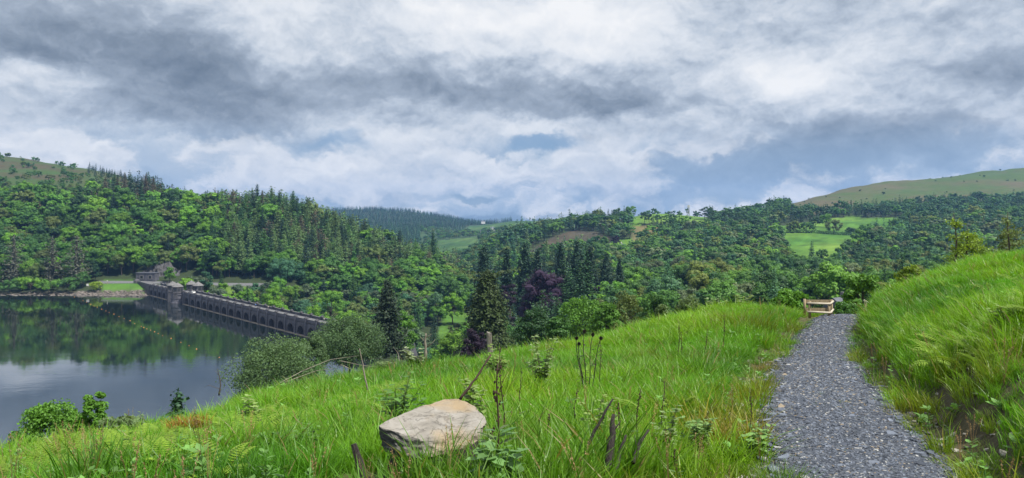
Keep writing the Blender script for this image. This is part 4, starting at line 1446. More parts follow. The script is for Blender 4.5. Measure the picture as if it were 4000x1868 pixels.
def build_far_bank():
    rail_fence('roadside_railing', 'pale railing along the road past the dam turrets', [at(p, 547) for p in (700, 800, 900, 1000, 1100, 1160)], step=6, pm='metal', rw=0.07)
    rail_fence('lakeside_railing', 'pale railing along the grassy bank by the lake', [at(p, 551) for p in (405, 480, 545)], step=6, pm='metal', rw=0.07)
    # road behind the railing
    g = Geo()
    pxs = np.arange(380, 1190, 15.0)
    V = []
    for p in pxs:
        for y in (550.5, 557.5):
            x, yy, z = at(p, y)
            V.append((x, yy, z + 0.06))
    n = len(pxs)
    g.add(V, np.array([(2 * i, 2 * i + 2, 2 * i + 3, 2 * i + 1) for i in range(n - 1)]))
    o = g.obj('lakeside_road', M['road'])
    tag(o, 'narrow road along the far side of the lake', kind='structure')
    # signs
    for px, y, w, h, zz, lab in ((343, 541, 2.0, 1.6, 1.6, 'white notice board on the lake bank beside the bushes'), (419, 549, 0.5, 0.7, 2.0, 'small white sign on a post by the lakeside railing')):
        x, yy, z = at(px, y)
        r = empty('notice_board', (x, yy, z))
        tag(r, lab, 'sign')
        g = Geo().box(-w / 2, w / 2, -0.04, 0.04, zz - h / 2 + 0.6, zz + h / 2 + 0.6)
        g.obj('panel', M['white'], r)
        for sx in (-0.35 * w, 0.35 * w):
            Geo().box(sx - 0.05, sx + 0.05, 0.045, 0.14, -0.3, zz + 0.4).obj('post', M['timber'], r)
    # stones along the water's edge
    g = Geo()
    rng = np.random.default_rng(5)
    for i in range(420):
        p = rng.uniform(300, 590) if i < 330 else rng.uniform(-60, 300)
        Y = rng.uniform(520, 533)
        x = (p - 2000) / F * Y
        z = max(float(H(x, Y)), -0.2)
        if z > 2.6:
            continue
        s = rng.uniform(0.35, 1.1)
        V = ICO_V * s * (0.7 + 0.6 * rng.random((len(ICO_V), 1))) * np.array([1.3, 1.0, 0.6]) + np.array([x, Y, z + 0.1])
        g.add(V, ICO_F)
    o = g.obj('shore_stones', m_simple('shore_stone', (0.15, 0.128, 0.11), 0.85, 0.4, 0.6))
    tag(o, 'pale stones along the far water edge', kind='stuff')
    # rock face with a small stone house built against it
    rng = np.random.default_rng(9)
    nx, nz = 46, 16
    x0, y0, z0 = at(545, 566); x1, y1, z1 = at(700, 572)
    U, Wv = np.meshgrid(np.linspace(0, 1, nx), np.linspace(0, 1, nz))
    top = 11.5 * (0.55 + 0.45 * np.sin(np.pi * np.clip(U * 1.1 - 0.02, 0, 1))) * (0.85 + 0.5 * vnoise(U * 9, U * 0, 4))
    XX = x0 + (x1 - x0) * U; YY = y0 + (y1 - y0) * U + Wv * 5.5 + 3.2 * fbm(U * 12, Wv * 5, 21, 4) - 1.5 * vnoise(U * 26, Wv * 3, 2)
    ZZ = z0 - 1 + top * Wv + 1.2 * fbm(U * 14, Wv * 8, 22, 3)
    V = np.stack([XX - x0, YY - y0, ZZ - z0], -1).reshape(-1, 3)
    idx = np.arange(nx * nz).reshape(nz, nx)
    q = np.stack([idx[:-1, :-1], idx[:-1, 1:], idx[1:, 1:], idx[1:, :-1]], -1).reshape(-1, 4)
    r = Geo().add(V, q).obj('rock_face', m_simple('quarried_rock', (0.085, 0.082, 0.082), 0.9, 0.45, 0.25, 0.8, 1.5))
    r.location = (x0, y0, z0)
    tag(r, 'grey quarried rock face above the far end of the dam', 'cliff')
    x, y, z = at(572, 560)
    h = empty('stone_lodge', (x, y, z), -0.12)
    tag(h, 'low stone lodge with two pale framed openings beneath the rock face', 'building')
    Geo().box(-7, 8.5, -2.5, 3, -1.5, 5.6).obj('wall', M['masonry'], h)
    Geo().box(-7.3, 8.8, -2.8, 3.2, 5.603, 6.0).obj('roof', M['slate_roof'], h)
    for cx in (-2.3, 4.6):
        w = Geo()
        for a in ((-1.6, 1.6, 3.6, 4.1), (-1.6, 1.6, 1.0, 1.5), (-1.6, -1.1, 1.5, 3.6), (1.1, 1.6, 1.5, 3.6)):
            w.box(cx + a[0], cx + a[1], -2.72, -2.4, a[2], a[3])
        wo = w.obj('window', M['pale_stone'], h)
        Geo().box(cx - 1.1, cx + 1.1, -2.56, -2.3, 1.5, 3.6).obj('pane', M['glass'], wo)


build_far_bank()


# ------------------------------------------------------------------ people and a car on the dam
def person(name, s, n, coat, legs, label, facing=0.0, stride=0.22):
    x, y, z = dam_pos(s, n, DECK)
    r = empty(name, (x, y, z), DAM_ANGLE + facing)
    tag(r, label, 'person', 'people walking on the dam')
    pts = {'pelvis': (0, 0, 0.94), 'waist': (0, 0, 1.1), 'chest': (0.02, 0, 1.32), 'neck': (0.03, 0, 1.5), 'chin': (0.05, 0, 1.58), 'head': (0.05, 0, 1.70),
           'hipL': (0, 0.1, 0.88), 'kneeL': (stride * 0.6, 0.1, 0.5), 'ankL': (stride * 0.7, 0.1, 0.08), 'toeL': (stride * 0.7 + 0.18, 0.1, 0.04),
           'hipR': (0, -0.1, 0.88), 'kneeR': (-stride * 0.1, -0.1, 0.5), 'ankR': (-stride * 0.9, -0.1, 0.1), 'toeR': (-stride * 0.9 + 0.17, -0.1, 0.04),
           'shL': (0.01, 0.19, 1.42), 'elL': (-0.08, 0.24, 1.14), 'wrL': (0.04, 0.24, 0.9), 'hdL': (0.08, 0.24, 0.8),
           'shR': (0.01, -0.19, 1.42), 'elR': (0.06, -0.24, 1.14), 'wrR': (0.2, -0.23, 0.95), 'hdR': (0.26, -0.22, 0.86)}
    rad = {'pelvis': .15, 'waist': .135, 'chest': .16, 'neck': .06, 'chin': .075, 'head': .10, 'shL': .075, 'shR': .075, 'elL': .05, 'elR': .05, 'wrL': .036, 'wrR': .036, 'hdL': .04, 'hdR': .04,
           'hipL': .1, 'hipR': .1, 'kneeL': .068, 'kneeR': .068, 'ankL': .048, 'ankR': .048, 'toeL': .04, 'toeR': .04}
    ed = [('pelvis', 'waist'), ('waist', 'chest'), ('chest', 'neck'), ('neck', 'chin'), ('chin', 'head'), ('pelvis', 'hipL'), ('hipL', 'kneeL'), ('kneeL', 'ankL'), ('ankL', 'toeL'), ('pelvis', 'hipR'), ('hipR', 'kneeR'),
          ('kneeR', 'ankR'), ('ankR', 'toeR'), ('chest', 'shL'), ('shL', 'elL'), ('elL', 'wrL'), ('wrL', 'hdL'), ('chest', 'shR'), ('shR', 'elR'), ('elR', 'wrR'), ('wrR', 'hdR')]
    keys = list(pts)
    def skin(nm, ks, material, grow):
        me = bpy.data.meshes.new(nm)
        me.from_pydata([pts[k] for k in ks], [(ks.index(a), ks.index(b)) for a, b in ed if a in ks and b in ks], [])
        me.materials.append(material)
        o = bpy.data.objects.new(nm, me); link(o, r)
        o.modifiers.new('skin', 'SKIN')
        lay = me.skin_vertices[0].data if me.skin_vertices else None
        if lay is None:
            bm = bmesh.new(); bm.from_mesh(me); bm.verts.layers.skin.verify(); bm.to_mesh(me); bm.free()
            lay = me.skin_vertices[0].data
        for i, k in enumerate(ks):
            lay[i].radius = (rad[k] * grow, rad[k] * grow)
            lay[i].use_root = (i == 0)
        sb = o.modifiers.new('smooth', 'SUBSURF'); sb.levels = 1; sb.render_levels = 1
        return o
    skin('body', keys, m_simple('skin', (0.45, 0.28, 0.2), 0.6, 0.1), 1.0)
    skin('jacket', ['chest', 'waist', 'pelvis', 'shL', 'elL', 'wrL', 'shR', 'elR', 'wrR'], m_simple('jacket_cloth', coat, 0.85, 0.15), 1.22)
    skin('trousers', ['pelvis', 'hipL', 'kneeL', 'ankL', 'hipR', 'kneeR', 'ankR'], m_simple('trouser_cloth', legs, 0.85, 0.15), 1.2)
    g = Geo(); g.add(ICO_V * np.array([.115, .11, .11]) + np.array([.035, 0, 1.74]), ICO_F)
    g.obj('hair', m_simple('hair', (0.06, 0.04, 0.03), 0.8, 0.2), r)


person('person', 264, 6.6, (0.75, 0.74, 0.72), (0.05, 0.06, 0.09), 'person in a white top walking near the hidden end of the dam', 0.0)
person('person', 186, 5.9, (0.10, 0.22, 0.55), (0.06, 0.06, 0.07), 'person in a blue jacket halfway along the dam', math.pi)
person('person', 200, 7.0, (0.35, 0.33, 0.30), (0.05, 0.05, 0.06), 'person in a grey jacket by the far parapet of the dam', 0.0)


def build_car():
    x, y, z = dam_pos(85.5, 5.2, DECK)
    r = empty('parked_car', (x, y, z), DAM_ANGLE)
    tag(r, 'white car on the dam road beside the turrets', 'car')
    prof = [(-2.1, .35), (-2.15, .75), (-2.0, .95), (-1.55, 1.02), (-0.95, 1.45), (0.55, 1.48), (1.35, 1.0), (2.0, .88), (2.15, .7), (2.1, .35)]
    n = len(prof)
    g = Geo()
    V = [(a, -0.86 + 0.12 * (b > 1.1), b) for a, b in prof] + [(a, 0.86 - 0.12 * (b > 1.1), b) for a, b in prof]
    g.add(V, [np.array([(i, (i + 1) % n, n + (i + 1) % n, n + i) for i in range(n)]), np.array([list(range(n))[::-1], [n + i for i in range(n)]])])
    g.obj('body', M['white'], r)
    for sy in (-1, 1):
        g = Geo().add([(-1.3, sy * 0.84, 1.04), (1.1, sy * 0.84, 1.04), (0.5, sy * 0.765, 1.38), (-0.9, sy * 0.765, 1.38)], np.array([[0, 1, 2, 3]]))
        g.obj('side_window', M['glass'], r)
        for cx in (-1.3, 1.35):
            w = Geo().tube([(cx, sy * 0.70, 0.32), (cx, sy * 0.89, 0.32)], 0.32, 14).obj('wheel', m_simple('tyre', (0.02, 0.02, 0.02), 0.8, 0.2), r)
            Geo().tube([(cx, sy * 0.885, 0.32), (cx, sy * 0.90, 0.32)], 0.2, 12).obj('rim', M['metal'], w)
    Geo().add([(0.62, -0.68, 1.44), (1.30, -0.76, 1.05), (1.30, 0.76, 1.05), (0.62, 0.68, 1.44)], np.array([[0, 1, 2, 3]])).obj('windscreen', M['glass'], r).location = (0.02, 0, 0.02)


build_car()


# ------------------------------------------------------------------ houses and the mast
def house(name, label, px, Y, L, D, wall_h, roof_h, rz, hip=False, wall='white', win=3, storeys=2, dz=0.0, chimney=True, top=None):
    x, y, z = at(px, Y)
    if top is not None:
        dz = top - 1.3 - wall_h - roof_h - z
    r = empty(name, (x, y, z + dz), rz)
    tag(r, label, 'house')
    Geo().box(-L / 2, L / 2, -D / 2, D / 2, -2, wall_h).obj('wall', M[wall], r)
    g = Geo(); o = 0.4; k = D / 2 if hip else 0.0
    a, b = L / 2 + o, D / 2 + o
    V = [(-a, -b, wall_h), (a, -b, wall_h), (a, b, wall_h), (-a, b, wall_h), (-a + k, 0, wall_h + roof_h), (a - k, 0, wall_h + roof_h)]
    g.add([(p[0], p[1], p[2] + 0.003) for p in V], [np.array([(0, 1, 5, 4), (2, 3, 4, 5), (3, 2, 1, 0)]), np.array([(1, 2, 5), (3, 0, 4)])])
    rf = g.obj('roof', M['slate_roof'], r)
    if chimney:
        Geo().box(-0.5, 0.5, -0.4, 0.4, wall_h + 0.5 * roof_h, wall_h + roof_h + 1.3).obj('chimney', M[wall], rf)
    for st in range(storeys):
        for i in range(win):
            cx = -L / 2 + L * (i + 0.5) / win; cz = 1.6 + st * 2.9
            if cz + 0.7 > wall_h:
                continue
            w = Geo()
            for q in ((-.62, .62, .7, .8), (-.62, .62, -.8, -.7), (-.62, -.52, -.7, .7), (.52, .62, -.7, .7)):
                w.box(cx + q[0], cx + q[1], -D / 2 - 0.09, -D / 2 + 0.03, cz + q[2], cz + q[3])
            wo = w.obj('window', M['timber'], r)
            Geo().box(cx - .52, cx + .52, -D / 2 - 0.05, -D / 2 + 0.02, cz - .7, cz + .7).obj('pane', M['glass'], wo)
    return r


house('white_house', 'white two storey house with hipped slate roof under the copper tree', 2427, 850, 8.5, 7.5, 6.6, 3.0, 0.05, hip=True, dz=2.0, win=2)
house('slate_roofed_barn', 'long low barn with slate roof in front of the white house', 2422, 836, 10, 6, 2.4, 3.0, 0.05, dz=1.0, storeys=1, chimney=False)
house('small_white_house', 'small white house beside the bright field left of the copper tree', 2351, 868, 5.5, 5, 4.4, 2.4, 0.2, dz=2.0, win=2)
house('farmhouse', 'pale farmhouse far up the valley beside a grey shed', 1925, 1950, 14, 7, 4.5, 3, 0.3, dz=3)
house('farm_shed', 'long grey farm shed far up the valley beside the farmhouse', 1895, 1980, 26, 10, 4, 2.5, 0.25, dz=2, chimney=False, storeys=1)
house('hilltop_farm', 'tiny pale farm on the green hilltop at the head of the valley', 1887, 2500, 13, 8, 5, 3, 0.2, dz=6)
house('cottage', 'cottage roof with chimney seen beyond the end of the path', 3292, 190, 8, 5.5, 3.0, 2.6, 0.6, wall='pale_stone', storeys=1, top=34.0)


def build_mast():
    x, y, z = at(2690, 1180)
    r = empty('telecom_mast', (x, y, z))
    tag(r, 'pale steel telecom mast on the hilltop skyline', 'mast')
    h = 22.0
    for i, (a, b) in enumerate(((-1, -1), (1, -1), (1, 1), (-1, 1))):
        Geo().tube([(a * 1.3, b * 1.3, -1), (a * 0.7, b * 0.7, h)], 0.24, 6).obj('leg', M['metal'], r)
    for i in range(9):
        f0, f1 = i / 9, (i + 1) / 9
        w0 = 1.3 - 0.6 * f0; w1 = 1.3 - 0.6 * f1
        for (a, b), (c, d) in (((-1, -1), (1, -1)), ((1, -1), (1, 1)), ((1, 1), (-1, 1)), ((-1, 1), (-1, -1))):
            Geo().tube([(a * w0, b * w0, h * f0), (c * w1, d * w1, h * f1)], 0.10, 4).obj('brace', M['metal'], r)
    for k in range(6):
        a = 6.283 * k / 6
        Geo().box(-0.35, 0.35, -0.2, 0.2, h - 3.8, h - 0.6).obj('antenna', M['white'], r).location = (1.5 * math.cos(a), 1.5 * math.sin(a), 0)
    Geo().tube([(0, 0, h), (0, 0, h + 2)], 0.1, 5).obj('lightning_rod', M['metal'], r)


build_mast()


# the pale carving on the lawn and the lane below it
def build_lawn_things():
    x, y, z = at(1829, 478)
    r = empty('carved_figure', (x, y, z))
    tag(r, 'pale carved sculpture standing on the bright lawn below the dam', 'sculpture')
    Geo().box(-0.8, 0.8, -0.8, 0.8, -0.5, 0.5).obj('plinth', M['pale_stone'], r)
    zz = np.array([0.5, 1.2, 2.2, 3.2, 3.9, 4.3, 4.8, 5.2, 5.5])
    rr = np.array([0.45, 0.55, 0.5, 0.62, 0.75, 0.34, 0.42, 0.36, 0.08])
    Geo().tube(np.stack([0.1 * np.sin(zz), 0 * zz, zz], -1), rr, 10).obj('figure', m_simple('carved_timber', (0.42, 0.36, 0.27), 0.8, 0.25, 2.0), r)
    V = []
    pts = [(1640, 372), (1680, 381), (1720, 392), (1770, 408), (1830, 430), (1880, 452)]
    for p, yy in pts:
        x, y, z = at(p, yy)
        V += [(x, y - 2.2, z + 0.25), (x, y + 2.2, z + 0.25)]
    o = Geo().add(V, np.array([(2 * i, 2 * i + 2, 2 * i + 3, 2 * i + 1) for i in range(len(pts) - 1)])).obj('valley_lane', M['road'])
    tag(o, 'pale lane through the trees below the hill', kind='structure')


build_lawn_things()

# ------------------------------------------------------------------ single trees and bushes
def rootz(px, Y):
    return at(px, Y)


def bush(name, label, px, top, w, Y, tint, leaf=0.25, clumps=40, per=90, bark='bark', cat='tree', base_z=None, group=None, lean=0.0, zc=0.56, rzf=0.46, seed=1, trunk=True, flat=0.75, ry=0.85, shell=0.5, trans=None, nlimb=14, jit=0.5, core=True, floor=-0.75):
    x, y, z = at(px, Y)
    if base_z is not None:
        z = base_z
    ztop = EYE - (top - HOR) / F * Y
    h = max(0.4, ztop - z)
    R = w / 2 / F * Y
    rng = np.random.default_rng(seed)
    r = empty(name, (x, y, z - 0.05))
    g = Geo()
    ends = broad_crown(g, rng, R, h * zc, h * rzf, clumps, per, leaf, ry=R * ry, flat=flat, shell=shell, jit=jit, core=core, floor=floor)
    c = g.obj('crown', M['leaf'], r)
    c['tint'] = [float(v) for v in tint]
    g = Geo()
    k = rng.permutation(len(ends))[:nlimb]
    limbs(g, rng, max(0.03, 0.022 * h), h * 0.6, ends[k], lean=(lean, 0))
    g.obj('trunk', M[bark], r, True)
    tag(r, label, cat, group)
    return r


def spruce(name, label, px, top, w, Y, tint, seed=1, leaf=None, whorls=34, nb=14, per=10, droop=0.4, shape=0.85, ragged=0.35, z0=0.08, base_z=None, group=None, cat='tree', bark='bark', dens=1.0, arms=(), inner=0.50):
    x, y, z = at(px, Y)
    if base_z is not None:
        z = base_z
    ztop = EYE - (top - HOR) / F * Y
    h = max(0.5, ztop - z)
    R = w / 2 / F * Y
    rng = np.random.default_rng(seed)
    r = empty(name, (x, y, z - 0.05))
    g = Geo()
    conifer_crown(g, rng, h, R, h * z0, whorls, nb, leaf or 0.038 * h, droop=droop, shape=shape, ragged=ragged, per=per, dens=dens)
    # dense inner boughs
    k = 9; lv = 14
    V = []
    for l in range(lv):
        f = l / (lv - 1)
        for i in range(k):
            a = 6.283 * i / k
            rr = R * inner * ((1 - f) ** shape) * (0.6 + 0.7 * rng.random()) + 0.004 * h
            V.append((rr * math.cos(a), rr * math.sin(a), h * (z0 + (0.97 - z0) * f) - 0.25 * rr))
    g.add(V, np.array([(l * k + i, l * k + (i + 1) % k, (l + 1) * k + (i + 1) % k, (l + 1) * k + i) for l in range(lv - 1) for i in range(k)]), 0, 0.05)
    for (dx, dz, ex, ez) in arms:                  # long side boughs near the top
        n = 90
        t = rng.random(n)
        P = np.stack([(dx + (ex - dx) * t) * R, rng.normal(size=n) * 0.10 * R, h * (dz + (ez - dz) * t) - 0.03 * h * rng.random(n)], -1)
        g.leaves(P, rng.normal(size=(n, 3)) * 0.6 + np.array([0, -0.4, 0.7]), (leaf or 0.038 * h) * 0.9, 0.5, 0, rng)
    c = g.obj('crown', M['needle'], r)
    c['tint'] = [float(v) for v in tint]
    g = Geo()
    t = np.linspace(0, 0.97, 8)
    g.tube(np.stack([0 * t, 0 * t, t * h - 0.4], -1), 0.016 * h * (1.03 - t), 7)
    for i in range(26):
        f = 0.08 + 0.8 * rng.random(); a = rng.random() * 6.283
        rr = R * (1 - f) ** shape * 0.7
        g.tube([(0, 0, f * h), (rr * 0.5 * math.cos(a), rr * 0.5 * math.sin(a), f * h - 0.1 * rr), (rr * math.cos(a), rr * math.sin(a), f * h - droop * rr)], [0.006 * h * (1.1 - f), 0.004 * h * (1.1 - f), 0.001 * h], 4)
    g.obj('trunk', M[bark], r, True)
    tag(r, label, cat, group)
    return r


T = {k: np.array(v) for k, v in TINT.items()}
# across the lake
spruce('pine_tree', 'leftmost tall grey brown pine at the lake edge', 55, 915, 150, 543, T['pine'], 1, whorls=24, nb=10, droop=0.12, shape=0.45, ragged=0.55, z0=0.12, inner=0.12, leaf=1.7)
spruce('pine_tree', 'grey brown pine left in the pair beside the lakeside bushes', 205, 925, 105, 543, T['pine'] * 0.95, 2, whorls=24, nb=10, droop=0.12, shape=0.5, ragged=0.5, z0=0.12, inner=0.12, leaf=1.7)
spruce('pine_tree', 'grey brown pine right in the pair beside the lakeside bushes', 300, 918, 125, 545, T['pine'] * 1.08, 3, whorls=24, nb=10, droop=0.12, shape=0.45, ragged=0.55, z0=0.14, inner=0.12, leaf=1.7)
for i, (p, tp, w, y, tn, lab) in enumerate([(40, 1092, 110, 533, 'mid', 'low bush at the lake edge under the leftmost pine'), (120, 1078, 130, 534, 'bright', 'rounded bright bush at the lake edge left of the pine pair'),
                                            (190, 1088, 110, 531, 'fresh', 'fresh green bush at the lake edge in front of the pine pair'), (270, 1085, 90, 532, 'mid', 'dark bush at the lake edge right of the bright ones'),
                                            (372, 1098, 62, 533, 'sunny', 'yellow green bush beside the white notice board')]):
    bush('lakeside_bush', lab, p, tp, w, y, T[tn], leaf=0.7, clumps=22, per=60, seed=40 + i, cat='bush', group='bushes on the far lake edge')
bush('broadleaf_tree', 'round green tree in front of the grey rock face', 663, 1038, 62, 554, T['fresh'], leaf=0.8, clumps=30, per=70, seed=51)
bush('broadleaf_tree', 'tall ivy green tree just right of the dam turrets', 806, 1050, 66, 512, T['blue'], leaf=0.75, clumps=36, per=80, seed=52, rzf=0.5)
bush('broadleaf_tree', 'bright green lower tree right of the tall one by the turrets', 868, 1092, 62, 508, T['bright'], leaf=0.75, clumps=26, per=80, seed=53)
bush('broadleaf_tree', 'bright rounded tree just over the dam parapet', 1065, 1105, 120, 452, T['bright'], leaf=0.7, clumps=34, per=90, seed=54)
bush('broadleaf_tree', 'broad grey green oak on the slope behind the dam', 1110, 1000, 160, 545, T['blue'] * 1.05, leaf=0.75, clumps=44, per=90, seed=55)
bush('broadleaf_tree', 'fresh green tree behind the near end of the dam', 1290, 1125, 130, 430, T['fresh'], leaf=0.7, clumps=34, per=90, seed=56)
bush('broadleaf_tree', 'low bright tree at the near end of the dam', 1230, 1180, 110, 400, T['bright'] * 0.95, leaf=0.6, clumps=30, per=90, seed=57)
# on the slope below us
bush('willow_tree', 'wide grey green willow by the water beside the dam end', 1085, 1318, 400, 105, T['willow'] * np.array([0.85, 1.0, 0.9]), leaf=0.25, clumps=120, per=290, bark='bark', seed=61, base_z=23.0, rzf=0.50, zc=0.50, flat=1.0, nlimb=34, jit=0.7, core=False)
bush('willow_tree', 'grey green willow hiding the near end of the dam', 1365, 1240, 300, 150, T['willow'] * np.array([0.72, 0.88, 0.8]), leaf=0.30, clumps=105, per=280, seed=62, flat=1.0, nlimb=30, jit=0.7, core=False)
bush('willow_tree', 'smaller willow between the lake and the two large ones', 1215, 1302, 150, 122, T['willow'] * np.array([0.78, 0.92, 0.85]), leaf=0.26, clumps=60, per=250, seed=63, flat=1.0, jit=0.7, core=False)
spruce('young_spruce', 'young green spruce behind the dead branches', 1240, 1392, 150, 88, T['mid'], 64, whorls=20, nb=11, base_z=31.0)
spruce('spire_spruce', 'dark narrow spire spruce standing alone right of the willows', 1512, 1092, 190, 205, T['spruce'] * np.array([1.0, 0.72, 0.7]), 65, whorls=58, nb=20, per=16, leaf=0.9, shape=0.62, ragged=0.55, droop=0.3)
bush('broadleaf_tree', 'bright green tree right beside the dark spire spruce', 1575, 1205, 130, 230, T['fresh'], leaf=0.5, clumps=40, per=100, seed=66)
spruce('big_spruce', 'big dark spruce with two spreading arms at its top', 1905, 1052, 300, 190, T['olive'] * np.array([0.36, 0.42, 0.40]), 67, whorls=70, nb=30, per=22, shape=0.50, ragged=0.5, droop=0.55, leaf=0.85, arms=((0, .97, -0.75, 1.0), (0, .96, 0.85, 1.02), (0, .9, 0.4, .99), (0, .88, -0.4, .95)))
bush('copper_beech', 'small drooping purple tree at the foot of the big spruce', 1850, 1280, 130, 165, T['purple'] * 0.8, leaf=0.36, clumps=40, per=90, seed=68)
bush('copper_beech', 'large purple copper beech right of the big spruce', 2120, 1046, 215, 345, T['purple'] * 1.6, leaf=0.5, clumps=110, per=140, seed=69, rzf=0.5, zc=0.52)
bush('copper_beech', 'narrow purple tree just behind the big spruce', 1985, 1080, 90, 360, T['purple'], leaf=0.6, clumps=36, per=90, seed=70)
bush('copper_beech', 'dark purple tree right of the large copper beech', 2335, 1105, 110, 345, T['purple'] * 0.75, leaf=0.6, clumps=40, per=90, seed=71)
for i, (p, tp, w, y, tn, lab) in enumerate([
        (1892, 958, 110, 420, 0.95, 'olive topped tall spruce behind the big spruce'), (1979, 968, 70, 425, 0.85, 'slim tall spruce right behind the big spruce'),
        (2050, 945, 110, 430, 1.0, 'broad dark spruce left of the copper beech, leftmost of the tall group'), (2100, 972, 60, 425, 0.8, 'thin spruce behind the copper beech'),
        (2190, 950, 70, 420, 0.85, 'slim dark spruce just right of the copper beech'), (2255, 938, 125, 415, 1.0, 'broadest dark spruce in the tall group right of the copper beech'),
        (2305, 958, 66, 418, 0.7, 'narrow dark spruce between two broader ones'), (2368, 988, 120, 405, 0.9, 'broad dark spruce at the right end of the tall group'), (2420, 1010, 70, 410, 0.9, 'shorter dark spruce right of the tall group')]):
    spruce('tall_spruce', lab, p, tp, w * 1.3, y, T['spruce'] * f_ if (f_ := tn) else None, 80 + i, whorls=46, nb=17, per=12, shape=0.6, ragged=0.5, droop=0.35, group='tall dark spruces round the copper beech')
spruce('tall_spruce', 'lone tall spruce standing above the gap to the far valley', 1692, 900, 56, 690, T['dark'], 95, whorls=28, nb=11, shape=0.7)
bush('broadleaf_tree', 'bright green tree at the edge of the lawn', 1768, 1145, 115, 500, T['bright'], leaf=0.7, clumps=40, per=90, seed=101)
bush('broadleaf_tree', 'pale silvery tree beside the bright one by the lawn', 1702, 1128, 100, 500, T['grey'] * np.array([0.95, 1.25, 1.2]), leaf=0.7, clumps=40, per=90, seed=102)
for i, (p, tp, w, y, tn, lab) in enumerate([
        (2085, 1212, 200, 112, 'dark', 'dark leafy bush in front of the copper beech'), (2270, 1158, 220, 112, 'fresh', 'wide round green bush behind the grassy crest'),
        (2370, 1180, 140, 104, 'fresh', 'green bush right of the wide round one'), (2440, 1135, 170, 122, 'olive', 'twiggy olive bush behind the crest'),
        (2560, 1155, 150, 116, 'mid', 'dark twiggy bush right of the olive one'), (2680, 1165, 120, 112, 'olive', 'small olive bush behind the crest left of the fence mound'), (2180, 1235, 120, 100, 'mid', 'low green bush between the dark and the wide one')]):
    bush('bush', lab, p, tp, w, y, T[tn], leaf=0.30, clumps=60, per=110, seed=110 + i, cat='bush', group='bushes just behind the grassy crest', rzf=0.5, core=False, jit=0.65)
# fields on the right
for i, (p, tp, w, y, tn, lab) in enumerate([
        (3098, 862, 74, 915, 'olive', 'pale round tree left on the hedge between the pastures'), (3150, 868, 68, 912, 'mid', 'dark round tree beside the pale one on the hedge'),
        (3228, 832, 60, 985, 'fresh', 'green tree behind the hedge at the upper pasture'), (3186, 846, 50, 985, 'dark', 'dark small tree by the upper pasture'),
        (3257, 858, 78, 908, 'olive', 'round spreading tree in the middle of the hedge'), (3323, 888, 48, 915, 'dark', 'small dark tree at the right end of the hedge'), (2990, 895, 60, 905, 'dark', 'dark round tree left of the pastures'), (2950, 905, 50, 905, 'mid', 'green tree at the wood edge left of the pastures')]):
    bush('field_tree', lab, p, tp, w, y, T[tn], leaf=0.9, clumps=30, per=70, seed=130 + i, group='trees along the pasture hedge')
bush('copper_tree', 'dark purple tree above the white house', 2405, 920, 46, 905, T['purple'] * 0.8, leaf=0.8, clumps=26, per=60, seed=141)
bush('cedar_tree', 'dark spreading cedar on the skyline right of the mast', 2752, 812, 66, 1160, T['spruce'] * 1.3, leaf=1.0, clumps=22, per=50, seed=142, flat=0.4)


def hedge():
    rng = np.random.default_rng(3)
    C = []; Nn = []
    x0, y0, z0 = at(3020, 905)
    for p in np.arange(3020, 3345, 1.2):
        x, y, z = at(p, 905 + 8 * math.sin(p / 60))
        n = 9
        hh = 3.2 + 4.0 * vnoise(np.array([p / 9.0]), np.array([0.0]), 6)[0] ** 2
        C.append(np.stack([x + rng.normal(size=n) * 0.8, y + rng.normal(size=n) * 1.2, z + rng.random(n) * hh], -1) - np.array([x0, y0, z0]))
        Nn.append(rng.normal(size=(n, 3)) + np.array([0, -0.3, 0.8]))
    C = np.concatenate(C)
    g = Geo().leaves(C, np.concatenate(Nn), 1.1, 0.7, 0, rng)
    o = g.obj('hedgerow', M['leaf'])
    o['tint'] = [float(v) for v in T['dark']]
    o.location = (x0, y0, z0)
    tag(o, 'dark hedge dividing the two bright pastures', 'hedge')


hedge()
# on the right-hand rise
def thin_tree(name, label, px, top, Y, stems, tint, n_leaf, leaf, seed, spread=0.35, base_z=None):
    rng = np.random.default_rng(seed)
    x, y, z = at(px, Y)
    if base_z is not None:
        z = base_z
    h = EYE - (top - HOR) / F * Y - z
    r = empty(name, (x, y, z - 0.1))
    tag(r, label, 'tree')
    gt = Geo(); gl = Geo()
    for sx, ex, f in stems:
        t = np.linspace(0, 1, 8)
        P = np.stack([sx + (ex - sx) * t + 0.04 * h * np.sin(t * 5 + seed), 0.03 * h * np.sin(t * 4), t * h * f - 0.2], -1)
        gt.tube(P, 0.020 * h * (1.08 - t), 6)
        for b in range(16):
            k = rng.uniform(0.35, 0.98); j = int(k * 7)
            a = rng.random() * 6.283; L = h * rng.uniform(0.10, spread) * (1.15 - k)
            q0 = P[j]; q1 = q0 + np.array([math.cos(a) * L, math.sin(a) * L, L * rng.uniform(0.1, 0.7)])
            gt.tube([q0, (q0 + q1) / 2 + np.array([0, 0, -0.04 * L]), q1], [0.005 * h, 0.0035 * h, 0.001 * h], 4)
            m = max(3, int(n_leaf / 16))
            tt = 0.25 + 0.75 * rng.random(m)
            C = q0 + (q1 - q0) * tt[:, None] + rng.normal(size=(m, 3)) * 0.022 * h
            gl.leaves(C, rng.normal(size=(m, 3)) + np.array([0, -0.2, 0.8]), leaf * (0.7 + 0.6 * rng.random(m)), 0.7, 0, rng)
    gt.obj('trunk', M['bark'], r, True)
    c = gl.obj('crown', M['leaf'], r)
    c['tint'] = [float(v) for v in tint]


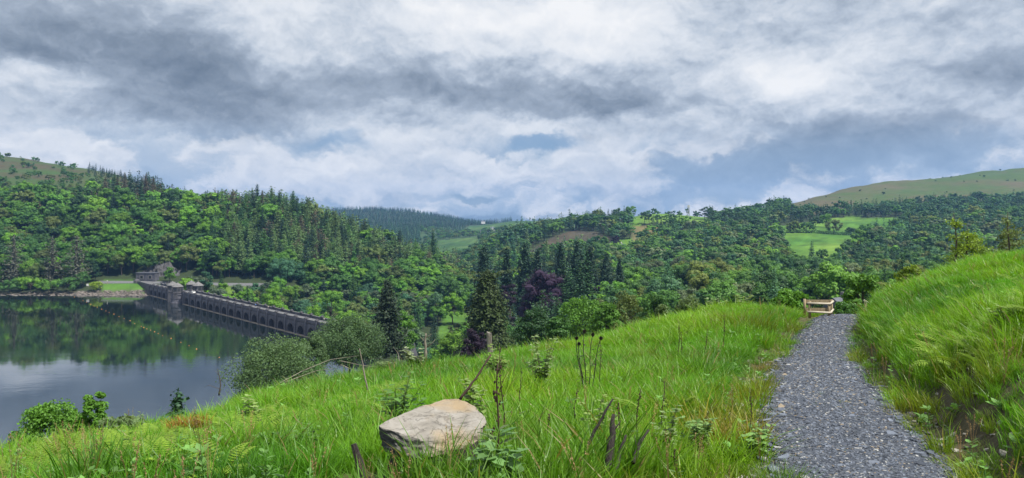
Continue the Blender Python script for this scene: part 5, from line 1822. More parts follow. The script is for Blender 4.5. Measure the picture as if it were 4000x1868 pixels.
thin_tree('twin_stemmed_tree', 'thin twin stemmed tree with sparse yellow green leaves above the grass bank', 3728, 815, 62, [(-0.1, 0.0, 1.0), (0.15, 1.15, 0.86)], T['sunny'], 900, 0.17, 5, 0.42)
thin_tree('slender_tree', 'slender dark stemmed tree at the far right above the bank', 3936, 808, 55, [(0.0, 0.15, 1.0)], T['olive'] * 1.2, 900, 0.13, 6, 0.45)
bush('birch_tree', 'feathery yellow green birch behind the twin stemmed tree', 3790, 905, 190, 68, T['sunny'] * np.array([0.75, 0.8, 1.2]), leaf=0.20, clumps=50, per=90, seed=151, jit=0.8, core=False, nlimb=20)
bush('birch_tree', 'wispy birch behind the slender tree at the far right', 3950, 860, 150, 70, T['olive'], leaf=0.2, clumps=40, per=50, seed=152, jit=0.8, core=False, nlimb=20)
bush('leafy_shrub', 'leafy green shrub where the path meets the wood', 3368, 1055, 170, 52, T['fresh'], leaf=0.24, clumps=55, per=75, seed=153, cat='shrub', jit=0.8, core=False, nlimb=20)
bush('leafy_shrub', 'yellow green shrub low behind the right bank', 3560, 1025, 120, 44, T['sunny'] * 0.8, leaf=0.17, clumps=40, per=70, seed=154, cat='shrub', jit=0.8, core=False)
bush('leafy_shrub', 'dense green shrub on the mound beside the fence', 3085, 1128, 150, 36.5, T['fresh'] * 1.2, leaf=0.12, clumps=60, per=90, seed=155, cat='shrub', core=False, jit=0.8)
bush('leafy_shrub', 'low green scrub beyond the fence opening', 3300, 1180, 130, 46, T['mid'] * 1.1, leaf=0.16, clumps=50, per=90, seed=156, cat='shrub', core=False, jit=0.8)
bush('leafy_shrub', 'pale leaved shrub on the crest left of the mound', 2700, 1140, 110, 36, T['willow'] * 1.3, leaf=0.09, clumps=40, per=60, seed=157, cat='shrub', core=False, jit=0.9, shell=0.2)
bush('leafy_shrub', 'second pale leaved shrub along the crest', 2590, 1180, 90, 36, T['willow'] * 1.2, leaf=0.09, clumps=34, per=60, seed=158, cat='shrub', core=False, jit=0.9, shell=0.2)
# lower left of the meadow
bush('hawthorn_bush', 'round dark green bush standing over the lake at lower left', 215, 1545, 330, 15.5, T['fresh'] * 1.05, leaf=0.06, clumps=110, per=150, seed=161, cat='bush', core=False, jit=0.8, nlimb=24, rzf=0.42)
bush('hawthorn_bush', 'taller leaning branch bush right of the round one over the lake', 372, 1498, 120, 15.5, T['fresh'] * 1.1, leaf=0.06, clumps=50, per=110, seed=162, cat='bush', core=False, jit=0.8, rzf=0.46)
bush('willow_shrub', 'thin willow shrub in the grass right of the lake bush', 480, 1600, 190, 11.5, T['willow'] * 1.15, leaf=0.055, clumps=46, per=34, seed=163, cat='shrub', core=False, jit=0.9, shell=0.15, nlimb=24)
spruce('young_spruce', 'tiny dark spruce at the meadow edge above the water', 696, 1508, 105, 14.5, T['spruce'] * 1.5, 164, whorls=13, nb=8, per=8, leaf=0.13, ragged=0.5, shape=0.7)

def leaf_blade(g, base, d, up, L, W, mat_=0, val=0.5, curl=0.25):
    d = np.array(d, float); d /= np.linalg.norm(d) + 1e-9
    side = np.cross(d, up); side /= np.linalg.norm(side) + 1e-9
    nrm = np.cross(side, d)
    b = np.array(base, float)
    pts = []
    for t, w in ((0.0, 0.02), (0.3, 0.85), (0.62, 0.9), (1.0, 0.0)):
        c = b + d * L * t - nrm * curl * L * t * t
        pts.append((c - side * W * w + nrm * 0.12 * W, c, c + side * W * w + nrm * 0.12 * W))
    V = [q for tr in pts for q in tr]
    F4 = []
    for i in range(3):
        for k in range(2):
            F4.append((i * 3 + k, i * 3 + k + 1, (i + 1) * 3 + k + 1, (i + 1) * 3 + k))
    g.add(V, np.array(F4), mat_, val)


# ------------------------------------------------------------------ grass, gravel and ferns
def blade_clump(seed, n, h, spread, width, lean, droop=0.5):
    rng = np.random.default_rng(seed)
    g = Geo()
    ts = np.array([0.0, 0.38, 0.72, 1.0])
    V = []; Fq = []; Ft = []; val = []; tt = []
    base = 0
    for i in range(n):
        a = rng.random() * 6.283; rr = spread * math.sqrt(rng.random())
        bx, by = rr * math.cos(a), rr * math.sin(a)
        hh = h * rng.uniform(0.45, 1.12)
        da = a + rng.normal() * 0.9
        L = hh * (lean * rng.uniform(0.3, 1.6))
        dx, dy = math.cos(da), math.sin(da)
        sa = rng.random() * 6.283
        wx, wy = math.cos(sa) * width * rng.uniform(0.6, 1.3), math.sin(sa) * width * rng.uniform(0.6, 1.3)
        v = rng.random()
        for k, t in enumerate(ts):
            off = L * t ** 1.8
            z = hh * t * (1 - droop * 0.3 * t * min(1.5, L / hh))
            cx, cy = bx + dx * off, by + dy * off
            if k < 3:
                w = (1.0, 0.95, 0.6)[k]
                V += [(cx - wx * w, cy - wy * w, z), (cx + wx * w, cy + wy * w, z)]; tt += [t, t]
            else:
                V.append((cx, cy, z)); tt.append(t)
        b = base
        Fq += [(b, b + 1, b + 3, b + 2), (b + 2, b + 3, b + 5, b + 4)]
        Ft.append((b + 4, b + 5, b + 6))
        val.append(v)
        base += 7
    V = np.array(V)
    g.V.append(V); g.T.append(np.array(tt)); g.nv = len(V)
    g.F.append((np.array(Fq), 0, np.repeat(val, 2)))
    g.F.append((np.array(Ft), 0, np.array(val)))
    return g.mesh('grass_tuft', M['grass'])


def fern_mesh(seed, fronds=6, L=0.6):
    rng = np.random.default_rng(seed)
    g = Geo(); C = []
    for f in range(fronds):
        a = 6.283 * f / fronds + rng.normal() * 0.4
        el = rng.uniform(0.5, 1.0)
        t = np.linspace(0, 1, 15)
        ln = L * rng.uniform(0.7, 1.15)
        R = ln * t * math.cos(el) * (1 + 0.25 * t); Z = ln * (t * math.sin(el) * 1.15 - 0.45 * t ** 2.3)
        P = np.stack([R * math.cos(a), R * math.sin(a), Z], -1)
        g.tube(P, 0.004 * (1.1 - t), 3, 0, False, val=0.4)
        side = np.array([-math.sin(a), math.cos(a), 0])
        fw = np.array([math.cos(a), math.sin(a), 0])
        V = []; Fc = []
        for k in range(3, 15):
            pl = ln * 0.30 * math.sin(math.pi * min(1, (1.05 - t[k]) * 0.95 + 0.02)) ** 0.8 * (1.15 - t[k]) * 1.4
            for sg in (-1, 1):
                p = P[k]; e = p + side * sg * pl + fw * pl * 0.35 + np.array([0, 0, -0.12 * pl])
                w = 0.028 * (1.2 - 0.6 * t[k])
                b = len(V)
                m = p * 0.5 + e * 0.5
                V += [tuple(p - fw * w * 0.5), tuple(m - fw * w), tuple(e), tuple(m + fw * w)]
                Fc.append((b, b + 1, b + 2, b + 3))
        g.add(V, np.array(Fc), 0, rng.random(len(Fc)), None)
    return g.mesh('fern', M['leaf'])


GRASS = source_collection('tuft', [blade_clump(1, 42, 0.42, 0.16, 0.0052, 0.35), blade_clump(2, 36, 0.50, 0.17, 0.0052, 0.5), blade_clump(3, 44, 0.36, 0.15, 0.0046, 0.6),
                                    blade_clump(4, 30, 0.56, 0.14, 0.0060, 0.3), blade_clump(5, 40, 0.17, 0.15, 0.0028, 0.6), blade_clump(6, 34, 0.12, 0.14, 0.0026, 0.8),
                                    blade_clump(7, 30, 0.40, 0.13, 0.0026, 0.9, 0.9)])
ROCK_C = (pick(1680, 1760)[0], 5.05)


def grass_field():
    rng = np.random.default_rng(17)
    P = []; S = []; I = []; Tn = []
    def dens(Y):
        return np.interp(Y, [2, 5, 8, 14, 20, 34, 48], [85, 75, 60, 40, 28, 18, 9])
    n_try = 360000
    Y = np.sqrt(rng.random(n_try) * (46 ** 2 - 2.2 ** 2) + 2.2 ** 2)
    px = rng.uniform(-1300, 7000, n_try)
    X = (px - 2000) / F * Y
    area = (46 ** 2 - 2.2 ** 2) / 2 * (8300 / F)
    keep = rng.random(n_try) < dens(Y) * area / n_try
    keep &= (np.abs(px - 2000) < 3400) | (Y < 14)
    X, Y, px = X[keep], Y[keep], px[keep]
    L, R = path_edges(Y)
    dl = L - X; dr = X - R
    on = (dl < 0.02) & (dr < 0.02)
    keep = ~on | (rng.random(len(X)) < 0.02)
    rc = np.hypot((X - ROCK_C[0]) / 0.50, (Y - ROCK_C[1] + 0.02) / 0.42) < 1.0
    keep &= ~rc
    front = (np.abs(X - ROCK_C[0]) < 0.42) & (Y > 3.9) & (Y < ROCK_C[1])
    keep &= ~front | (rng.random(len(X)) < 0.22)
    foot = (px > 1880) & (px < 2010) & (Y > 3.7) & (Y < 4.9)
    keep &= ~foot | (rng.random(len(X)) < 0.3)
    verge = ((dl > -0.02) & (dl < 0.85 + 0.5 * (vnoise(Y * 0.7, Y * 0, 8) - 0.5))) | ((dr > -0.02) & (dr < 0.5))
    keep &= ~verge | (rng.random(len(X)) < 0.66)
    keep &= ~((vnoise(X * 1.9, Y * 1.9, 95) < 0.22) & (rng.random(len(X)) < 0.6))
    # bare earth showing on the cut bank
    cutb = (dr > 0.25) & (dr < 1.1) & (vnoise(X * 1.1, Y * 1.1, 61) > 0.52) & (Y < 30)
    keep &= ~cutb | (rng.random(len(X)) < 0.55)
    X, Y, px, dl, dr, verge, cutb, on = (q[keep] for q in (X, Y, px, dl, dr, verge, cutb, on))
    Z = H(X, Y)
    n = len(X)
    # hidden behind the crest: leave out
    py = HOR + (EYE - Z) / Y * F
    n1 = fbm(X * 0.45, Y * 0.45, 71, 3); n2 = fbm(X * 1.6, Y * 1.6, 72, 2); n3 = fbm(X * 0.18, Y * 0.18, 73, 2)
    bright = np.array([0.108, 0.285, 0.014]); yellow = np.array([0.185, 0.315, 0.018]); deep = np.array([0.046, 0.155, 0.020]); rust = np.array([0.26, 0.165, 0.040])
    fy = np.clip(0.30 + 2.0 * n1 + 0.8 * n2 + 0.25 * sstep(2200, 2900, px) * sstep(14, 6, Y), 0, 1)[:, None]
    fd = np.clip(-0.05 + 2.2 * n3 + 1.1 * n2 + 0.25 * sstep(1500, 600, px) * sstep(12, 6, Y), 0, 0.85)[:, None]
    fr = np.clip(-0.43 + 1.5 * fbm(X * 0.9, Y * 0.9, 74, 3) + 1.0 * n2 + 0.62 * sstep(1.7, 0.2, dl) * (dl > 0) + 0.50 * sstep(1.3, 0.2, dr) * (dr > 0) + 0.30 * sstep(2250, 2700, px) * sstep(11, 5, Y), 0, 0.9)[:, None]
    col = bright * (1 - fy) + yellow * fy
    col = col * (1 - fd) + deep * fd
    col = col * (1 - fr) + rust * fr
    col *= (0.85 + 0.3 * rng.random((n, 1)))
    idx = rng.choice([0, 1, 2, 3, 6], n, p=[.3, .22, .28, .12, .08])
    short = (verge & (rng.random(n) < 0.75)) | on | (cutb & (rng.random(n) < 0.5))
    idx = np.where(short, rng.choice([4, 5, 4], n), idx)
    sc = np.interp(Y, [3, 8, 20, 40], [0.58, 0.60, 0.72, 0.85]) * (0.75 + 0.5 * rng.random(n)) * (1 + 0.55 * np.clip(n1 * 2 + n2, -0.6, 0.8))
    sc *= np.where(on, 0.55, 1.0)
    fx = (px > 3100) & (px < 3430) & (Y > 28) & (Y < 35)
    sc *= np.where(fx, 0.40, 1.0)
    wide = np.interp(Y, [3, 8, 20, 40], [1.35, 1.45, 1.75, 2.1])
    rot = np.zeros((n, 3)); rot[:, 2] = rng.random(n) * 6.283
    # blades on the bank hang outwards
    rot[:, 0] = rng.normal(size=n) * 0.10
    rot[:, 1] = rng.normal(size=n) * 0.10
    scl = np.stack([sc * wide, sc * wide, sc], -1)
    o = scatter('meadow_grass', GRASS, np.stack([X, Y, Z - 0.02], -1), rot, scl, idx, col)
    tag(o, 'long bright green meadow grass covering the hillside', kind='stuff')


grass_field()


def fern_cover():
    rng = np.random.default_rng(23)
    coll = source_collection('bracken', [fern_mesh(1), fern_mesh(2, 5, 0.5), fern_mesh(3, 7, 0.65)])
    X = []; Y = []
    patches = [(860, 9, 1.4, 60), (620, 8.2, 1.0, 45), (450, 8.5, 1.0, 40), (1020, 12, 1.5, 30), (250, 9, 1.0, 35), (3750, 12, 1.6, 70), (3880, 10, 1.0, 45), (3650, 19, 2.2, 60), (3500, 25, 2.0, 45), (3960, 14, 1.2, 40),
               (2900, 31, 2.0, 30), (3050, 33, 1.5, 30), (3820, 8.8, 0.7, 18), (2450, 8.5, 0.6, 4), (1750, 10, 0.8, 10), (1500, 12, 1.0, 10), (700, 6.2, 0.6, 8), (150, 7, 0.6, 12)]
    for px, y, s, k in patches:
        x0 = (px - 2000) / F * y
        X.append(x0 + rng.normal(size=k) * s * 0.7); Y.append(y + rng.normal(size=k) * s)
    X = np.concatenate(X); Y = np.maximum(np.concatenate(Y), 5)
    L, R = path_edges(Y)
    k = ((X - R) > 0.7) | ((L - X) > 1.0)
    X, Y = X[k], Y[k]
    n = len(X)
    rot = np.zeros((n, 3)); rot[:, 2] = rng.random(n) * 6.283; rot[:, :2] = rng.normal(size=(n, 2)) * 0.12
    sc = rng.uniform(0.45, 0.85, n) * np.interp(Y, [5, 12, 30], [0.75, 0.95, 1.15])
    col = np.array([0.125, 0.195, 0.020]) * (0.8 + 0.45 * rng.random((n, 1)))
    o = scatter('bracken_fronds', coll, np.stack([X, Y, H(X, Y) + 0.06], -1), rot, sc, rng.integers(0, 3, n), col)
    tag(o, 'yellow green bracken spread through the grass', kind='stuff')


fern_cover()


def rosette_mesh(seed, n, h, L):
    rng = np.random.default_rng(seed)
    g = Geo()
    for i in range(n):
        a = 6.283 * i / n * 2.4 + rng.normal() * 0.3
        k = rng.random()
        leaf_blade(g, (0.01 * math.cos(a), 0.01 * math.sin(a), h * k * 0.8), (math.cos(a), math.sin(a), rng.uniform(0.2, 1.2)), (0, 0, 1), L * rng.uniform(0.6, 1.2), L * 0.30, val=rng.random())
    g.tube([(0, 0, 0), (0.01, 0, h)], [0.004, 0.002], 4, 0, True, 0.3)
    return g.mesh('weed', M['leaf'])


def seed_stem_mesh(seed, h):
    rng = np.random.default_rng(seed)
    g = Geo()
    for i in range(5):
        a = rng.random() * 6.283; hh = h * rng.uniform(0.7, 1.1); q = rng.uniform(0.05, 0.25) * hh
        P = np.array([(0, 0, 0), (q * 0.4 * math.cos(a), q * 0.4 * math.sin(a), hh * 0.6), (q * math.cos(a), q * math.sin(a), hh)])
        g.tube(P, [0.0022, 0.0018, 0.0012], 4, 0, False, 0.97)
        m = 16
        t = 0.78 + 0.22 * rng.random(m)
        C = P[1] + (P[2] - P[1]) * ((t - 0.6) / 0.4)[:, None] + rng.normal(size=(m, 3)) * 0.006
        g.leaves(C, rng.normal(size=(m, 3)), 0.018, 0.35, 0, rng, val=np.full(m, 0.97))
    return g.mesh('seed_stem', M['leaf'])


def weed_cover():
    rng = np.random.default_rng(37)
    coll = source_collection('weedling', [rosette_mesh(1, 12, 0.22, 0.09), rosette_mesh(2, 16, 0.34, 0.08), rosette_mesh(3, 10, 0.14, 0.11), rosette_mesh(4, 20, 0.42, 0.07), seed_stem_mesh(5, 0.55), seed_stem_mesh(6, 0.45)])
    n = 1500
    Y = np.exp(rng.uniform(math.log(3.8), math.log(34), n)); px = rng.uniform(-200, 4200, n)
    X = (px - 2000) / F * Y
    L, R = path_edges(Y)
    patch = fbm(X * 0.7, Y * 0.7, 91, 3)
    idx = rng.choice([0, 1, 2, 3, 4, 5], n, p=[.22, .25, .18, .19, .09, .07])
    leafy = idx < 4
    ok = (((L - X) > 0.1) | ((X - R) > 0.1)) & (~leafy | (patch > 0.0)) & (np.hypot((X - ROCK_C[0]) / 0.55, (Y - ROCK_C[1]) / 0.45) > 1)
    X, Y, idx, leafy = X[ok], Y[ok], idx[ok], leafy[ok]
    n = len(X)
    col = np.where(leafy[:, None], np.array([0.095, 0.19, 0.045]) * (0.6 + 0.9 * rng.random((n, 1))), np.array([0.22, 0.15, 0.075]) * (0.5 + 0.7 * rng.random((n, 1))))
    rot = np.zeros((n, 3)); rot[:, 2] = rng.random(n) * 6.283; rot[:, :2] = rng.normal(size=(n, 2)) * 0.12
    sc = rng.uniform(0.6, 1.2, n) * np.interp(Y, [4, 12, 34], [0.8, 1.0, 1.3])
    o = scatter('meadow_weeds', coll, np.stack([X, Y, H(X, Y)], -1), rot, sc, idx, col)
    tag(o, 'small broad leaved weeds and dry seed stems mixed through the grass', kind='stuff')


weed_cover()


def chip_mesh(seed, mat_):
    rng = np.random.default_rng(seed)
    k = int(rng.integers(5, 7))
    ang = np.sort(rng.random(k) * 6.283)
    ang = np.linspace(0, 6.283, k, endpoint=False) + rng.normal(size=k) * 0.25
    r = 0.5 * (0.7 + 0.5 * rng.random(k))
    top = np.stack([r * np.cos(ang), r * np.sin(ang) * 0.7, 0.09 + 0.05 * rng.random(k)], -1)
    bot = np.stack([r * 1.1 * np.cos(ang), r * 1.1 * np.sin(ang) * 0.7, np.full(k, -0.12)], -1)
    g = Geo().add(np.concatenate([bot, top]), [np.array([(i, (i + 1) % k, k + (i + 1) % k, k + i) for i in range(k)]), np.array([[k + i for i in range(k)]])])
    return g.mesh('slate_chip', mat_)


def m_slate():
    m, N, out = mat('slate_chip')
    tint = N.add('ShaderNodeAttribute', None, attribute_type='INSTANCER', attribute_name='tint').outputs['Color']
    pos = N.add('ShaderNodeNewGeometry').outputs['Position']
    n = N.noise(pos, 30, 4, 0.6)
    k = N.math('MULTIPLY_ADD', n.outputs['Fac'], 0.7, 0.65)
    col = N.mix(1.0, tint, N.add('ShaderNodeCombineXYZ', {0: k, 1: k, 2: k}).outputs[0], 'MULTIPLY')
    p = N.add('ShaderNodeBsdfPrincipled', {'Base Color': col, 'Roughness': 0.6, 'Specular IOR Level': 0.4})
    N.l.new(p.outputs[0], out.inputs[0])
    return m


M['slate'] = m_slate()


def slate_tint(rng, n):
    b = rng.random((n, 1))
    b = b ** 1.4
    c = np.array([0.030, 0.036, 0.050]) * (1 - b) + np.array([0.145, 0.166, 0.208]) * b
    pale = rng.random(n) < 0.06
    c[pale] = np.array([0.33, 0.33, 0.32]) * (0.7 + 0.4 * rng.random((pale.sum(), 1)))
    warm = rng.random(n) < 0.05
    c[warm] = np.array([0.20, 0.16, 0.11])
    return c


def gravel():
    rng = np.random.default_rng(29)
    coll = source_collection('chip', [chip_mesh(i, M['slate']) for i in range(7)])
    N_ = 38000
    Y = np.exp(rng.uniform(math.log(3.4), math.log(36), N_))
    u = rng.random(N_)
    # more loose stones at the left edge and spilling off it
    edge = rng.random(N_) < 0.22
    u = np.where(edge, rng.normal(size=N_) * 0.07 - 0.01, u)
    edge2 = rng.random(N_) < 0.05
    u = np.where(edge2, 1 + rng.normal(size=N_) * 0.04, u)
    L, R = path_edges(Y)
    X = L + (R - L) * u
    Z = H(X, Y) + np.where((u > 0) & (u < 1), 0.012 + 0.02 * np.sin(np.clip(u, 0, 1) * math.pi), 0.0)
    sc = np.interp(Y, [3, 6, 12, 36], [0.022, 0.027, 0.042, 0.085]) * (0.5 + 0.9 * rng.random(N_)) * np.where(edge, 1.25, 1.0)
    rot = np.stack([rng.normal(size=N_) * 0.28, rng.normal(size=N_) * 0.28, rng.random(N_) * 6.283], -1)
    col = slate_tint(rng, N_) * np.where(edge, 0.6, 1.0)[:, None]
    o = scatter('gravel', coll, np.stack([X, Y, Z], -1), rot, np.stack([sc, sc, sc * 0.8], -1), rng.integers(0, 7, N_), col, PATH)
    o['kind'] = 'stuff'
    # larger flat slates lying on the path, each by itself
    ms = [chip_mesh(50 + i, M['slate']) for i in range(6)]
    n = 240
    Y = np.exp(rng.uniform(math.log(4.6), math.log(20), n)); u = rng.uniform(-0.05, 1.03, n)
    u = np.where(rng.random(n) < 0.35, rng.normal(size=n) * 0.06, u)
    L, R = path_edges(Y)
    X = L + (R - L) * u
    Z = H(X, Y) + 0.03
    col = slate_tint(rng, n) * 1.1
    for i in range(n):
        c = bpy.data.objects.new('slate_stone', ms[i % 6]); link(c, PATH)
        c.location = (X[i], Y[i], Z[i])
        c.rotation_euler = (rng.normal() * 0.15, rng.normal() * 0.15, rng.random() * 6.283)
        s = rng.uniform(0.05, 0.11) * (1 + 0.04 * Y[i])
        c.scale = (s, s, s * 0.45)
        c['tint'] = [float(v) for v in col[i]]
    # pale rubble in the sunken verge
    n = 500
    Y = np.exp(rng.uniform(math.log(4.5), math.log(24), n))
    L, R = path_edges(Y)
    X = L - np.abs(rng.normal(size=n)) * 0.42 - 0.05
    right = rng.random(n) < 0.25
    X = np.where(right, R + 0.1 + np.abs(rng.normal(size=n)) * 0.35, X)
    sc = rng.uniform(0.03, 0.09, n) * (1 + 0.04 * Y)
    col = np.array([0.24, 0.22, 0.19]) * (0.5 + 0.8 * rng.random((n, 1)))
    rot = np.stack([rng.normal(size=n) * 0.3, rng.normal(size=n) * 0.3, rng.random(n) * 6.283], -1)
    o = scatter('verge_rubble', coll, np.stack([X, Y, H(X, Y) + 0.01], -1), rot, np.stack([sc, sc, sc * 0.8], -1), rng.integers(0, 7, n), col)
    tag(o, 'pale broken stones scattered along the path verges', kind='stuff')


gravel()


# ------------------------------------------------------------------ the rock and its stump
def world(px, py, Y):
    return np.array([(px - 2000) / F * Y, Y, EYE - (py - HOR) / F * Y])


def build_rock():
    m, N, out = mat('weathered_sandstone')
    tc = N.add('ShaderNodeTexCoord').outputs['Object']
    nrm = N.add('ShaderNodeNewGeometry').outputs['Normal']
    n1 = N.noise(tc, 7, 8, 0.62, 0.4); n2 = N.noise(tc, 2.6, 4, 0.5); n3 = N.noise(N.vmath('MULTIPLY', tc, (1, 1, 4)), 22, 6, 0.65)
    col = N.ramp(n1.outputs['Fac'], [(0.25, (0.13, 0.12, 0.105)), (0.45, (0.235, 0.215, 0.185)), (0.62, (0.285, 0.265, 0.235)), (0.8, (0.345, 0.33, 0.305))])
    col = N.mix(N.ramp(n2.outputs['Fac'], [(0.5, 0.0), (0.68, 0.75)]), col, (0.30, 0.215, 0.115))
    crack = N.ramp(N.noise(tc, 4.2, 6, 0.62, 0.5).outputs['Fac'], [(0.49, 0.0), (0.5, 1.0), (0.51, 0.0)])
    col = N.mix(N.math('MULTIPLY', crack, 0.18), col, (0.07, 0.055, 0.045))
    slate_f = N.add('ShaderNodeAttribute', None, attribute_type='GEOMETRY', attribute_name='broken').outputs['Fac']  # weight of the shade painted on the boulder's left end
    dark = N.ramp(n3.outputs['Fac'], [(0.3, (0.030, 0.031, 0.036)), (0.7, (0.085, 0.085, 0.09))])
    col = N.mix(slate_f, col, dark)  # darkens the left end as painted shade
    hgt = N.math('ADD', N.math('MULTIPLY', n1.outputs['Fac'], 0.6), N.math('ADD', N.math('MULTIPLY', n3.outputs['Fac'], 0.35), N.math('MULTIPLY', crack, -0.22)))
    b = N.add('ShaderNodeBump', {'Height': hgt, 'Strength': 0.85, 'Distance': 0.025})
    p = N.add('ShaderNodeBsdfPrincipled', {'Base Color': col, 'Roughness': 0.85, 'Specular IOR Level': 0.2, 'Normal': b.outputs[0]})
    N.l.new(p.outputs[0], out.inputs[0])
    top = [(1478, 1662, 4.95), (1545, 1632, 5.15), (1640, 1590, 5.38), (1735, 1561, 5.58), (1790, 1559, 5.60), (1850, 1588, 5.52), (1875, 1612, 5.42), (1897, 1645, 5.26), (1888, 1668, 5.08),
           (1800, 1692, 4.96), (1720, 1722, 4.86), (1640, 1716, 4.80), (1560, 1690, 4.86), (1490, 1672, 4.92)]
    bot = [(1490, 1740, 4.96), (1520, 1772, 4.90), (1590, 1786, 4.82), (1660, 1788, 4.79), (1740, 1776, 4.84), (1800, 1758, 4.92), (1862, 1728, 5.04), (1885, 1700, 5.15), (1850, 1690, 5.45), (1700, 1660, 5.5), (1560, 1690, 5.3)]
    P = np.array([world(*q) for q in top + bot])
    o0 = P.mean(0); o0[2] = P[:, 2].min()
    bm = bmesh.new()
    for q in P:
        bm.verts.new(Vector(q - o0))
    bmesh.ops.convex_hull(bm, input=bm.verts)
    bmesh.ops.triangulate(bm, faces=bm.faces)
    for _ in range(4):
        bmesh.ops.subdivide_edges(bm, edges=bm.edges, cuts=1, use_grid_fill=True)
    bm.normal_update()
    me = bpy.data.meshes.new('boulder')
    for v in bm.verts:
        c = v.co; n = v.normal
        k = fbm(np.array([c.x * 5 + c.z * 7]), np.array([c.y * 5 - c.z * 9]), 5, 4)[0]
        k2 = fbm(np.array([c.x * 16 + 3]), np.array([c.z * 26 + c.y * 9]), 6, 3)[0]
        up = max(0.0, n.z)
        v.co = c + n * (0.030 * k * (0.5 + 0.5 * up) + (0.034 * k2) * (1 - up) + 0.012 * k2 * up)
    bm.normal_update()
    bm.to_mesh(me)
    a = me.attributes.new('broken', 'FLOAT', 'POINT')  # per vertex amount of painted shade
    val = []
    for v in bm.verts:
        # shade painted into the colour of the faces turned left
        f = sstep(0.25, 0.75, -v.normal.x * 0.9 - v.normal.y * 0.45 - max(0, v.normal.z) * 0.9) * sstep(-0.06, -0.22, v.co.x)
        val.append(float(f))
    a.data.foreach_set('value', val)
    bm.free()
    for f in me.polygons:
        f.use_smooth = False
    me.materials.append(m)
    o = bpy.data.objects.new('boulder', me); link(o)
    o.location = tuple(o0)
    tag(o, 'pale flat topped boulder with one end darkened as shade in the grass', 'rock')
    # rotten stump under it
    rng = np.random.default_rng(4)
    x, y, z = o0[0], o0[1] - 0.10, o0[2]
    gz = float(H(x, y))
    s = empty('rotten_stump', (x, y, gz - 0.05))
    tag(s, 'low charred stump beneath the pale boulder', 'stump')
    k = 26; lv = 6
    V = []
    hh = max(0.10, z - gz + 0.10)
    for l in range(lv):
        f = l / (lv - 1)
        for i in range(k):
            an = 6.283 * i / k
            r = (1.05 - 0.22 * f) * (0.85 + 0.35 * vnoise(np.array([i * 0.9]), np.array([f * 1.5]), 3)[0])
            V.append((0.34 * r * math.cos(an), 0.22 * r * math.sin(an), hh * f * (0.85 + 0.3 * vnoise(np.array([i * 0.7]), np.array([4.0]), 8)[0])))
    g = Geo().add(V, [np.array([(l * k + i, l * k + (i + 1) % k, (l + 1) * k + (i + 1) % k, (l + 1) * k + i) for l in range(lv - 1) for i in range(k)]), np.array([[(lv - 1) * k + i for i in range(k)]])])
    g.obj('stump_wood', M['char'], s)
    for j, (ax, ay, bx, by, bz) in enumerate(((-0.42, -0.1, -0.55, -0.05, 0.25), (0.40, -0.22, 0.62, -0.3, 0.02), (-0.3, -0.25, -0.45, -0.36, 0.0))):
        Geo().tube([(ax, ay, 0.02), ((ax + bx) / 2, (ay + by) / 2, 0.08), (bx, by, bz + 0.02)], [0.045, 0.035, 0.02], 7).obj('root', M['char'], s)


build_rock()


# ------------------------------------------------------------------ foreground plants
def stalk(name, label, px, top, Y, seed, leafy=1.0, lean=0.0, tint=(0.085, 0.145, 0.05), thick=0.006, buds=True, group='dark flower stalks in the meadow', leaf_l=0.10):
    """an upright dark stalk with seed heads and leaves along its foot"""
    rng = np.random.default_rng(seed)
    x, y, z = at(px, Y)
    h = max(0.15, EYE - (top - HOR) / F * Y - z)
    r = empty(name, (x, y, z))
    tag(r, label, 'plant', group)
    t = np.linspace(0, 1, 9)
    P = np.stack([lean * t * t + 0.012 * np.sin(t * 7 + seed), 0.01 * np.sin(t * 5), h * t - 0.03], -1)
    Geo().tube(P, thick * (1.1 - 0.65 * t), 6).obj('stem', M['stem'], r, True)
    if buds:
        n = 26
        k = 0.55 + 0.45 * rng.random(n)
        C = np.stack([np.interp(k, t, P[:, 0]), np.interp(k, t, P[:, 1]), np.interp(k, t, P[:, 2])], -1) + rng.normal(size=(n, 3)) * np.array([1, 1, 0.4]) * thick * 1.5
        g = Geo()
        for c in C:
            g.add(ICO_V * thick * rng.uniform(0.5, 1.0) * np.array([1, 1, 1.5]) + c, ICO_F)
        o = g.obj('seed_head', M['stem'], r)
        o['kind'] = 'stuff'
    nl = int(12 * leafy)
    for i in range(nl):
        k = rng.uniform(0.0, 0.5) if leafy >= 1 else rng.uniform(0.05, 0.6)
        a = rng.random() * 6.283
        b = np.array([np.interp(k, t, P[:, 0]), np.interp(k, t, P[:, 1]), np.interp(k, t, P[:, 2])])
        L = leaf_l * rng.uniform(0.7, 1.3) * (1.15 - k)
        g = Geo()
        leaf_blade(g, b, (math.cos(a), math.sin(a), rng.uniform(0.3, 1.0)), (0, 0, 1), L, L * 0.22, val=rng.random())
        o = g.obj('leaf', M['leaf'], r)
        o['tint'] = [float(v * (0.8 + 0.4 * rng.random())) for v in tint]


